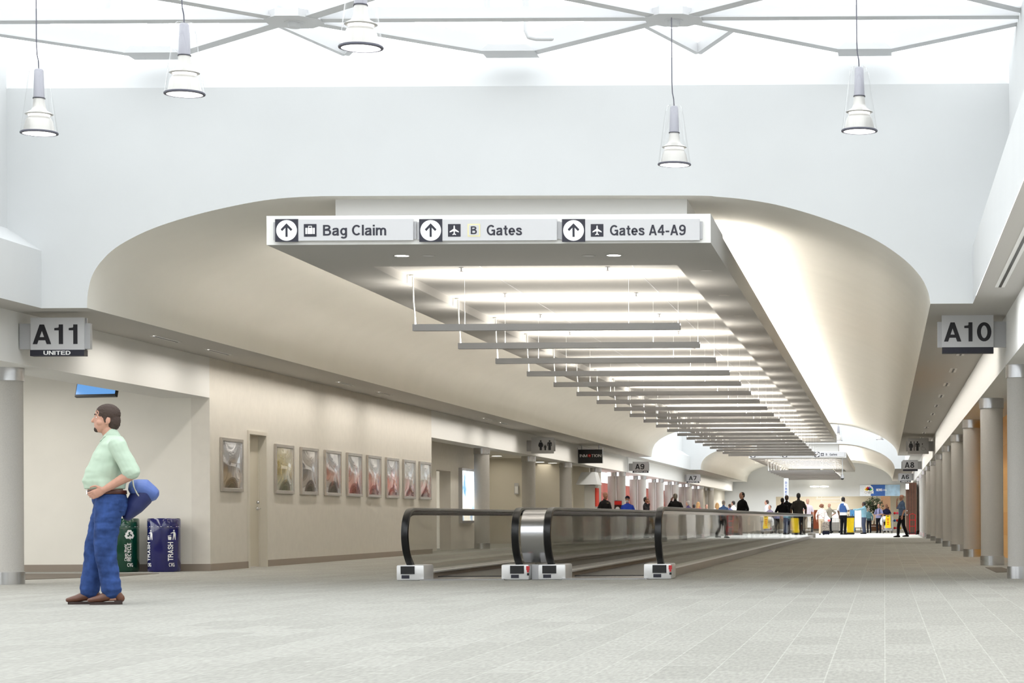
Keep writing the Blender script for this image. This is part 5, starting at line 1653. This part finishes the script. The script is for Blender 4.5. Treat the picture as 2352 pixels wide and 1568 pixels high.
for q in (-1, 1):
    an_ = LEG[q][2]
    F = MB().tube([an_ + Vector((0, -.075, -.045)), an_ + Vector((0, -.03, .03)), an_ + Vector((0, .045, -.02)), an_ + Vector((0, .13, -.045)), an_ + Vector((0, .205, -.056))], [(.042, .045), (.052, .05), (.05, .05), (.048, .036), (.032, .022)], 14)
    bo = mfin(F, 'boot', M['boot'], .006, 3)
    pts = [(-.036, -.095), (.036, -.095), (.042, .08), (.034, .16), (.0, .205), (-.034, .16), (-.042, .08)]
    vs = [(an_.x + x, an_.y + y, z) for z in (0.0, .026) for x, y in pts]
    n = len(pts)
    sb = MB().add(vs, [tuple(range(n - 1, -1, -1)), tuple(range(n, 2 * n))] + [(i, (i + 1) % n, (i + 1) % n + n, i + n) for i in range(n)])
    sb.box(an_.x - .042, an_.x + .042, an_.y - .09, an_.y - .02, 0, .04)
    sb.build('sole', M['sole'], bo)

# the blue bag slung behind him
bz, by = hh(1140), fb(322)
bg_ = thing('bag', 'blue nylon shoulder bag hanging behind the person in the mint shirt', 'bag', (MX - by * math.sin(math.radians(MROT)) , 21.2 + by * math.cos(math.radians(MROT)), bz), math.radians(MROT))
b1 = MB()
pr = [(-.02, .20, .0), (.04, .19, .055)]
b1.tube([(.0, .13, -.19), (.0, .07, -.10), (.0, .0, .0), (.0, -.03, .05)], [(.09, .05), (.13, .09), (.15, .11), (.15, .10)], 20)
link('bag_body', bake_remesh(b1, .008, 4), M['bag_d'], bg_, 180)
b2 = MB().tube([(.0, .045, .085), (.0, -.02, .075), (.0, -.09, .03)], [(.16, .085), (.165, .10), (.14, .08)], 20)
fl_ = link('flap', bake_remesh(b2, .008, 4), M['bag'], bg_, 180)
MB().tube([(-.10, .085, .175), (-.14, .075, .10), (-.145, .045, .03), (-.13, .01, -.02)], .007, 8).build('piping', M['bag_s'], fl_, 60)
MB().tube([(.05, .09, .16), (.05, .16, .30), (.10, .19, .48), (.11, .22, .545), (.10, .30, .56), (.09, .40, .42), (.06, .46, .2)], [(.02, .005)] * 7, 8, side=(1, 0, 0)).build('strap', M['bag_d'], bg_, 60)

# ------------------------------------------------------------------ left bays: ad panel, door, kiosk, stand
t = thing('light_box', 'bright lit advertising panel on the recessed left wall', 'advertising panel', (-11.7, 59.85, .72), 0)
MB().box(0, .1, 0, 1.9, 0, 1.52).build('frame', M['alu'], t)
ad = bpy.data.materials.new('ad_print'); ad.use_nodes = True
nt = ad.node_tree; b = nt.nodes['Principled BSDF']
tc = nt.nodes.new('ShaderNodeTexCoord'); nz = nt.nodes.new('ShaderNodeTexNoise'); nz.inputs['Scale'].default_value = 1.6; nz.inputs['Detail'].default_value = 4
r = nt.nodes.new('ShaderNodeValToRGB')
r.color_ramp.elements[0].position = .32; r.color_ramp.elements[0].color = S(90, 150, 200)
r.color_ramp.elements[1].position = .5; r.color_ramp.elements[1].color = S(250, 250, 245)
e = r.color_ramp.elements.new(.72); e.color = S(250, 236, 210)
nt.links.new(tc.outputs['Object'], nz.inputs['Vector']); nt.links.new(nz.outputs['Fac'], r.inputs['Fac'])
nt.links.new(r.outputs['Color'], b.inputs['Base Color']); nt.links.new(r.outputs['Color'], b.inputs['Emission Color']); b.inputs['Emission Strength'].default_value = 1.3
MB().box(.1, .106, .07, 1.83, .07, 1.45).build('lit_print', ad, t)
d = MB().box(-12.3, -12.24, 56.95, 58.7, 0, 2.1).build('door_2', M['wallshop']); d['kind'] = 'structure'
MB().box(-12.24, -12.16, 57.15, 57.25, .1, 1.95).box(-12.24, -12.16, 57.95, 58.05, .1, 1.95).build('door_edge', M['alu'], d)
MB().box(-12.24, -12.2, 57.25, 57.95, .9, 1.9).build('door_glass', M['wood'], d)
p = P(1186, 1122, 73.9)
t = thing('wall_sign', 'small grey notice plate on the wall in the second left bay', 'sign', (p.x, 73.9, p.z))
MB().bbox(-.07, .07, 0, .03, -.19, .19, .008, 1).build('plate', M['signgrey'], t)
MB().box(-.05, .05, -.004, .0, -.15, .08).build('print', M['white_ink'], t)
for i, (px, py, D) in enumerate(((1141, 1046, 71.3), (1240, 1061, 79), (1269, 1063, 80.5))):
    x = P(px, py, D).x
    t = thing('downlight', ['lit round ceiling light in the second left bay', 'left lit ceiling light in the third left bay', 'right lit ceiling light in the third left bay'][i], 'downlight', (x, D, FB + .1))
    MB().lathe([(.17, -.008), (.2, -.01), (.2, 0), (.17, 0)], (0, 0, 0), 24, True).build('trim_ring', M['slab'], t)
    MB().cyl((0, 0), .17, -.006, 0, 24).build('lens', M['lamp_hi'], t)
# kiosk with canopy
D = 82.6
x0, x1 = P(1342, 1100, D).x, P(1367, 1100, D).x
t = thing('kiosk', 'white kiosk with sloped white canopy and red trim beside the fourth left column', 'kiosk', (x0, D, 0))
w_ = x1 - x0
MB().bbox(0, w_, 0, .8, 0, 2.1, .01, 1).build('cabinet', M['fascia'], t)
MB().add([(-.25, -.5, 2.12), (w_ + .15, -.5, 2.12), (w_ + .15, .8, 2.12), (-.25, .8, 2.12), (-.1, -.1, 2.6), (w_, -.1, 2.6), (w_, .8, 2.6), (-.1, .8, 2.6)], [(3, 2, 1, 0), (4, 5, 6, 7), (0, 1, 5, 4), (1, 2, 6, 5), (2, 3, 7, 6), (3, 0, 4, 7)]).build('canopy', M['white'], t)
MB().box(w_, w_ + .04, -.02, .78, 1.3, 2.0).build('red_trim', cloth(200, 60, 44), t)
MB().box(.02, w_ - .05, -.012, 0, .75, 1.15).build('dark_panel', M['base'], t)
# standing poster
D = 76.5
x0, x1 = P(1410, 1150, D).x, P(1429, 1150, D).x
t = thing('poster_stand', 'standing poster with red header and white dish picture, behind the handrail', 'poster stand', (x0, D, 0))
w_ = x1 - x0; zt = P(1420, 1148.5, D).z
MB().box(0, w_, 0, .05, .3, zt).build('board', M['alu'], t)
MB().box(.02, w_ - .02, -.006, 0, .34, zt - .02).build('dark_print', cloth(54, 36, 36), t)
MB().box(.02, w_ - .02, -.01, -.005, zt - .16, zt - .03).build('red_header', cloth(206, 52, 48), t)
m_ = MB(); disc(m_, w_ * .45, zt - .3, .075, -.012, -.005, 20); m_.build('white_dish', M['white_ink'], t)
MB().box(-.05, w_ + .05, -.15, .2, 0, .03).box(w_ * .45, w_ * .55, 0, .04, .03, .32).build('foot', M['alu'], t)

# ------------------------------------------------------------------ far end: pylon, camera, banner, shop fittings
D = 112.0
p = P(1805.5, 1098, D)
t = thing('directory_pylon', 'tall white directory column with blue vertical lettering', 'directory', (p.x, D, .0045))
MB().bbox(-.125, .125, 0, .22, 0, p.z, .03, 2).build('pylon_body', M['white'], t)
ink = cloth(44, 84, 170)
for k, c in enumerate('DIRECTORY'):
    zc = P(1805, 1108.5 + 7.1 * k, D).z
    m_ = MB(); flat_text(m_, c, (-.045 if c != 'I' else -.012), (.045 if c != 'I' else .012), zc - .055, zc + .055, -.001, .04, .003); m_.build('letter', ink, t)
p = P(1935, 1098, 116.2)
t = thing('security_camera', 'white dome camera hanging on a pole from the far ceiling panel', 'camera', (p.x, 116.2, p.z))
MB().tube([(0, 0, .1), (0, 0, SB - p.z)], .025, 10, cap=False).build('pole', M['white'], t)
MB().lathe([(.0001, .2), (.06, .19), (.1, .1), (.11, .0), (.0001, .0)], (0, 0, 0), 20).build('housing', M['signbr'], t, 40)
MB().ball((0, 0, 0), (.085, .085, .085), 16, 10).build('dome', M['black'], t, 180)
# lamp on the header
for i, px in enumerate((1871, 1893)):
    p = P(px, 1117, 156.5)
    t = thing('wall_lamp', 'glowing oval lamp on the white header wall, %s of the pair' % ('left', 'right')[i], 'lamp', (p.x, 156.5, p.z))
    MB().ball((0, 0, 0), (.34, .12, .055), 20, 10).build('lens', M['lamp_hi'], t, 180)
    MB().box(-.1, .1, .1, .5, -.04, .04).build('bracket', M['white'], t)
# news banner
D = DW - .03
xa, xm, xb = P(1975, 1125, D).x, P(2033, 1125, D).x, P(2067, 1125, D).x
za, zb = P(2020, 1138.5, D).z, P(2020, 1113, D).z
t = thing('banner', 'blue and white news banner with a multicoloured fan logo on the header wall', 'banner', (0, D, 0))
bm_ = mat('banner_blue', S(44, 92, 170), .6, var=.25, varscale=1.2)
xq = P(2000, 1125, D).x
MB().box(xq, xm, -.02, .02, za, zb).build('blue_panel', bm_, t)
MB().box(xa, xq, -.02, .02, za, zb).build('pale_panel', cloth(226, 232, 240), t)
MB().box(xm, xb, -.02, .02, za, zb).build('sky_panel', mat('banner_sky', S(170, 204, 236), .6, var=.25, varscale=2.0), t)
cx, cz = P(1995, 1129, D).x, P(1995, 1127, D).z
m_ = MB(); disc(m_, cx, cz + .1, .3, -.03, -.02, 24, .34); m_.box(cx - .33, cx + .36, -.031, -.02, cz - .2, cz); lg = m_.build('logo_ground', M['white_ink'], t)
for k, col in enumerate(((232, 196, 40), (232, 130, 40), (214, 56, 60), (120, 90, 170), (60, 120, 200), (90, 180, 80))):
    a = math.radians(158 - k * 27.2)
    m_ = MB()
    pts = []
    for j in range(14):
        th = 2 * PI * j / 14
        u, v = .17 + .13 * math.cos(th), .06 * math.sin(th)
        pts.append((cx + u * math.cos(a) - v * math.sin(a), cz + .02 + u * math.sin(a) + v * math.cos(a)))
    m_.prism(pts, -.036, -.03); m_.build('petal', cloth(*col), lg)
m_ = MB(); flat_text(m_, 'CNBC', cx - .29, cx + .32, cz - .185, cz - .02, -.034, -.04, .002); m_.build('lettering', cloth(50, 60, 90), lg)
m_ = MB(); flat_text(m_, 'NEWS', P(2007, 0, D).x, P(2021, 0, D).x, cz - .02, cz + .16, -.022, .06, .003); m_.build('lettering', M['white_ink'], t)
m_ = MB(); flat_text(m_, 'CVG', P(2022.5, 0, D).x, P(2031, 0, D).x, cz + .0, cz + .12, -.022, .03, .003); m_.build('lettering', M['white_ink'], t)
# hanging light bars of the shop
for i, (a, b, py) in enumerate(((1874, 1936, 1145), (1884, 1934, 1152))):
    D = 161 + 2 * i
    p0_, p1_ = P(a, py, D), P(b, py, D)
    t = thing('light_bar', 'grey hanging light bar inside the far shop, %s one' % ('upper', 'lower')[i], 'light bar', (p0_.x, D, p0_.z))
    MB().box(0, p1_.x - p0_.x, 0, .1, -.06, .06).build('housing', M['soffit'], t)
    for x in (.1, p1_.x - p0_.x - .1): MB().tube([(x, .05, .05), (x, .05, 3.1 - p0_.z)], .012, 6, cap=False).build('hanger', M['cable'], t)
# shop fittings: lit case, blue panel, lit screen, counters
def block(name, px0, px1, py0, py1, D, depth, m, label, cat, parts=()):
    a, b = P(px0, py0, D), P(px1, py0, D)
    zt = a.z; zb_ = 0.0 if py1 is None else P(px0, py1, D).z
    t = thing(name, label, cat, (a.x, D, 0))
    MB().bbox(0, b.x - a.x, 0, depth, zb_, zt, .012, 1).build('body', m, t)
    for nm, u0, u1, v0, v1, m2 in parts:
        W_, H_ = b.x - a.x, zt - zb_
        MB().box(u0 * W_, u1 * W_, -.012, 0, zb_ + v0 * H_, zb_ + v1 * H_).build(nm, m2, t)
    return t
lit = emat('lit_panel', (1.0, .98, .92), 1.15)
lit_b = mat('lit_blue', S(88, 160, 220), .3); lit_b.node_tree.nodes['Principled BSDF'].inputs['Emission Color'].default_value = S(88, 160, 220); lit_b.node_tree.nodes['Principled BSDF'].inputs['Emission Strength'].default_value = .5
block('display_case', 1884, 1928, 1170, None, 140, .6, M['fascia'], 'long glowing white display case behind the crowd', 'display case', [('lit_front', .03, .97, .4, .97, lit)])
block('lit_kiosk', 1952, 1963.5, 1169, None, 132, .5, M['alu'], 'glowing blue panel behind the cleaning crew', 'kiosk', [('blue_front', .04, .96, .03, .98, lit_b)])
block('lit_poster_board', 1962.5, 1979, 1169, 1212, 131, .3, M['alu'], 'glowing white poster board right of the blue panel', 'poster board', [('lit_front', .05, .95, .03, .97, lit), ('print', .3, .7, .35, .6, cloth(240, 220, 160)), ('leg', .08, .16, -.25, 0, M['black']), ('leg', .84, .92, -.25, 0, M['black'])])
block('counter', 1862, 1884, 1171, None, 141, .7, cloth(190, 110, 84), 'terracotta shop counter behind the crowd', 'counter', [('kick_plate', 0, 1, 0, .1, M['base'])])
block('counter', 2002, 2021, 1204, None, 138, .7, M['wood'], 'low brown wooden counter right of the slate trousers', 'counter', [('shelf_face', .05, .95, .4, .9, cloth(150, 104, 70))])
block('shop_pillar', 2023, 2045, 1139, None, 150, .6, cloth(220, 180, 150), 'peach pillar in the far shop behind the potted tree', 'pillar', [('notice', .7, .85, .55, .68, M['wood'])])
# white barrier frame of pipes
D = 121
a, b = P(1999, 1190, D), P(2014, 1190, D)
t = thing('barrier', 'white pipe barrier beside the low brown counter', 'barrier', (a.x, D, 0))
w_ = b.x - a.x
MB().tube([(0, 0, 0), (0, 0, a.z), (w_, 0, a.z), (w_, 0, 0)], .025, 8).build('pipe_frame', M['white'], t)
MB().tube([(0, 0, a.z * .45), (w_, 0, a.z * .45)], .018, 8).build('rail', M['white'], t)
# mesh luggage cart
D = 119.5
a, b = P(1909, 1190, D), P(1930, 1190, D)
t = thing('mesh_cart', 'grey mesh trolley beside the person in the blue vest', 'cart', (a.x, D, 0))
w_, h_ = b.x - a.x, a.z
m_ = MB().tube([(0, 0, .1), (0, 0, h_), (w_, 0, h_), (w_, 0, .1), (0, 0, .1)], .02, 8).tube([(0, .5, .1), (0, .5, h_), (w_, .5, h_), (w_, .5, .1), (0, .5, .1)], .02, 8)
for x in (0, w_): m_.tube([(x, 0, h_), (x, .5, h_)], .02, 8).tube([(x, 0, .1), (x, .5, .1)], .02, 8)
m_.build('frame', M['black'], t)
m_ = MB()
for k in range(1, 10): m_.box(w_ * k / 10 - .006, w_ * k / 10 + .006, -.006, .006, .1, h_)
for k in range(1, 7): m_.box(0, w_, -.006, .006, .1 + (h_ - .1) * k / 7 - .006, .1 + (h_ - .1) * k / 7 + .006)
m_.build('wire_mesh', M['alu'], t)
for x in (.05, w_ - .05):
    for y in (.05, .45): MB().lathe([(.0001, -.02), (.05, -.02), (.05, .02), (.0001, .02)], (0, 0, 0), 14)
    w2 = MB().tube([(x, .03, .05), (x, .07, .05)], .05, 14, cap=False); w2.tube([(x, .43, .05), (x, .47, .05)], .05, 14, cap=False); w2.build('wheels', M['black'], t)
# cleaning cart with wet floor board
D = 114
a, b = P(2026, 1186, D), P(2051, 1186, D)
t = thing('cleaning_cart', 'grey cleaning cart carrying white linen and spray bottles', 'cart', (a.x, D, .0045))
w_, h_ = b.x - a.x, a.z
MB().box(0, w_, 0, .8, .14, .2).box(0, w_, 0, .8, .62, .66).build('shelf', M['alu'], t)
for x in (.02, w_ - .02):
    for y in (.02, .78): MB().box(x - .02, x + .02, y - .02, y + .02, .12, h_).build('upright', M['alu'], t)
for x in (.06, w_ - .06):
    for y in (.08, .72): MB().tube([(x - .02, y, .06), (x + .02, y, .06)], .06, 14, cap=False).build('wheel', M['black'], t)
lb = MB().ball((.14, .3, h_ * .86), (.2, .3, .14), 16, 10).ball((-.02, .25, h_ * .68), (.09, .22, .2), 14, 8)
link('linen_bag', bake_remesh(lb, .02, 3), M['white_ink'], t, 180)
link('rubbish_bag', bake_remesh(MB().ball((w_ * .5, .25, .32), (.2, .22, .17), 16, 10), .02, 3), cloth(214, 214, 220), t, 180)
a2, b2 = P(2033, 1183.5, D - .1), P(2046, 1212, D - .1)
t = thing('wet_floor_sign', 'yellow folding wet floor board hung on the front of the cleaning cart', 'sign', (a2.x, D - .1, b2.z))
W_, H_ = b2.x - a2.x, a2.z - b2.z
yel = cloth(240, 204, 40)
MB().prism([(0, 0), (W_, 0), (W_ * .9, H_), (W_ * .1, H_)], 0, .035).build('board', yel, t)
for k in range(4): MB().box(W_ * (.38 - .06 * (k % 2)), W_ * (.62 + .06 * (k % 2)), -.006, 0, H_ * (.25 + .14 * k), H_ * (.33 + .14 * k)).build('marking', cloth(206, 90, 30), t)
MB().box(W_ * .3, W_ * .7, -.004, .039, H_ * .9, H_ * .96).build('handle', M['black'], t)
# yellow bin trolley
D = 106.6
p = P(1953, 1188, D)
t = thing('bin_trolley', 'tall yellow bin trolley with black base with a black lid, next to the blue vest', 'bin', (p.x, D, .0045))
MB().lathe([(.0001, .1), (.16, .1), (.2, .8), (.21, .82), (.0001, .82)], (0, 0, 0), 20).build('bin_body', yel, t, 40)
MB().lathe([(.0001, .82), (.22, .82), (.2, .9), (.0001, .92)], (0, 0, 0), 20).build('lid', M['black'], t, 40)
MB().tube([(.1, .2, .1), (.1, .22, 1.0), (-.1, .22, 1.0), (-.1, .2, .1)], .015, 8).build('push_handle', M['black'], t)
MB().box(-.18, .18, -.18, .22, .04, .1).tube([(-.16, .18, .05), (.16, .18, .05)], .05, 12).build('wheel_base', M['black'], t)
# toy rack with bright balls
D = 127
a, b = P(2051, 1180, D), P(2071, 1180, D)
t = thing('toy_rack', 'white wire rack of bright toys behind the striped polo', 'rack', (a.x, D, 0))
w_ = b.x - a.x
MB().box(0, w_, 0, .4, .1, .14).box(0, w_, 0, .4, .55, .58).box(0, w_, 0, .4, .98, 1.01).box(0, .02, 0, .4, 0, 1.45).box(w_ - .02, w_, 0, .4, 0, 1.45).build('rack_frame', M['white'], t)
cols = [(206, 40, 44), (230, 80, 120), (240, 204, 60), (60, 110, 180), (206, 40, 44), (240, 120, 160)]
k = 0
for zz in (.14, .58, 1.01):
    for j in range(3):
        c = cols[k % 6]
        o = MB().ball((0, 0, 0), (.075, .075, .075), 18, 12).build('toy_ball', cloth(*c), None, 180)
        o.location = (a.x + .1 + (w_ - .2) * j / 2, D + .2, zz + .076)
        tag(o, '%s toy ball on the %s shelf of the toy rack, %s' % (('red', 'pink', 'yellow', 'blue', 'red', 'light pink')[k % 6], {.14: 'lowest', .58: 'middle', 1.01: 'top'}[zz], ('left', 'centre', 'right')[j]), 'toy ball', 'balls on the toy rack')
        k += 1
# brown panelled partition and hand truck
D = 106.0
a, b = P(2081, 1104, D), P(2105, 1104, D)
t = thing('wood_partition', 'dark brown wood-panelled pier at the end of the right columns', 'partition', (a.x, D, 0))
w_ = b.x - a.x
MB().box(0, w_, 0, 2.2, 0, 2.52).build('panel', M['wood'], t)
for k in range(1, 4): MB().box(w_ * k / 4 - .006, w_ * k / 4 + .006, -.006, 0, .1, 2.5).build('groove', M['black'], t)
MB().box(-.01, w_ + .01, -.012, 0, 0, .1).build('plinth', M['black'], t)
for zz in (.95, 1.15): MB().ball((.05, -.02, zz), .03, 12, 8).build('knob', M['steel'], t, 180)
p = P(2084, 1117, D - .1)
t = thing('wall_lantern', 'small glowing lantern at the top of the dark wood pier', 'lamp', (p.x, D - .16, p.z))
MB().cyl((0, 0), .08, -.14, .14, 16).build('lens', emat('lantern', (1, .95, .85), 1.6), t)
MB().cyl((0, 0), .1, -.17, -.14, 16).cyl((0, 0), .1, .14, .17, 16).box(-.03, .03, 0, .16, .14, .17).build('frame', M['black'], t)
D = 103.5
p = P(2096, 1228, D)
t = thing('hand_truck', 'red hand truck standing against the dark wood pier', 'hand truck', (p.x, D, .0045))
red = cloth(180, 36, 36)
MB().tube([(-.14, .2, .08), (-.14, .3, .95), (0, .32, 1.0), (.14, .3, .95), (.14, .2, .08)], .018, 8).tube([(-.14, .24, .4), (.14, .24, .4)], .014, 8).tube([(-.14, .27, .7), (.14, .27, .7)], .014, 8).build('frame', red, t)
MB().box(-.15, .15, -.02, .2, .02, .04).build('toe_plate', red, t)
for x in (-.17, .17): MB().tube([(x - .025, .24, .1), (x + .025, .24, .1)], .1, 16, cap=False).build('wheel', M['black'], t)
# suitcase, shopping bag of the woman in the floral blouse
D = 104.3
p = P(1893, 1228, D)
t = thing('suitcase', 'patterned grey suitcase with black base standing behind the floral blouse', 'suitcase', (p.x + .09, D - .1, .0045))
MB().bbox(-.17, .17, -.12, .12, .2, .62, .04, 2).build('shell', spotted('tapestry', S(150, 140, 130), S(98, 90, 86), 18), t)
MB().bbox(-.17, .17, -.12, .12, .03, .2, .03, 2).build('lower_shell', cloth(22, 24, 38), t)
MB().tube([(-.08, .115, .6), (-.08, .115, .92), (.08, .115, .92), (.08, .115, .6)], .01, 8).build('pull_handle', M['alu'], t)
for x in (-.13, .13): MB().tube([(x - .015, .08, .03), (x + .015, .08, .03)], .03, 12, cap=False).build('wheel', M['black'], t)
p = P(1902, 1206, D - .4)
t = thing('shopping_bag', 'white and red plastic shopping bag resting on the patterned suitcase', 'bag', (-2.72, 104.2, .735))
link('bag_body', bake_remesh(MB().ball((0, 0, 0), (.15, .1, .14), 16, 10).tube([(0, 0, .08), (-.02, .0, .2)], [(.1, .04), (.03, .02)], 12), .014, 2), M['white_ink'], t, 180)
MB().ball((.06, -.03, -.03), (.09, .085, .07), 14, 8).build('red_print', cloth(226, 120, 116), t, 180)
MB().tube([(-.02, 0, .18), (-.05, 0, .3), (-.08, .02, .3), (-.05, 0, .18)], .008, 6).build('handles', M['white_ink'], t)

# potted tree
D = 136
p = P(2007, 1158, D)
t = thing('potted_tree', 'leafy green ficus tree in a pot before the far shop', 'tree', (p.x, D, 0))
MB().lathe([(.0001, 0), (.22, 0), (.3, .4), (.32, .42), (.27, .42), (.26, .36), (.0001, .36)], (0, 0, 0), 24).build('pot', M['pot'], t, 40)
tr_ = MB().tube([(0, 0, .36), (.03, 0, .8), (0, .02, 1.3), (-.02, 0, 1.7)], [.04, .034, .028, .016], 8)
random.seed(3)
for k in range(7):
    a_ = k * 2.4
    tr_.tube([(0, .0, 1.0 + k * .07), (.25 * math.cos(a_), .25 * math.sin(a_), 1.25 + k * .09), (.4 * math.cos(a_), .4 * math.sin(a_), 1.4 + k * .1)], [.016, .011, .006], 6)
tr_.build('trunk', M['bark'], t, 60)
lf = MB()
for k in range(900):
    while True:
        v = Vector((random.uniform(-1, 1), random.uniform(-1, 1), random.uniform(-1, 1)))
        if .3 < v.length < 1 and noise.noise(v * 2.2) > -.12: break
    c = Vector((v.x * .62, v.y * .6, 1.62 + v.z * .52))
    d1 = Vector((random.gauss(0, 1), random.gauss(0, 1), random.gauss(-.3, .6))).normalized()
    d2 = d1.orthogonal().normalized()
    L_, W_ = .1, .035
    n_ = d1.cross(d2)
    lf.add([c, c + d1 * L_ * .5 + d2 * W_ - n_ * .008, c + d1 * L_, c + d1 * L_ * .5 - d2 * W_ - n_ * .008], [(0, 1, 2, 3)])
fo = lf.build('foliage', M['leaf'], t)
fo['kind'] = 'stuff'
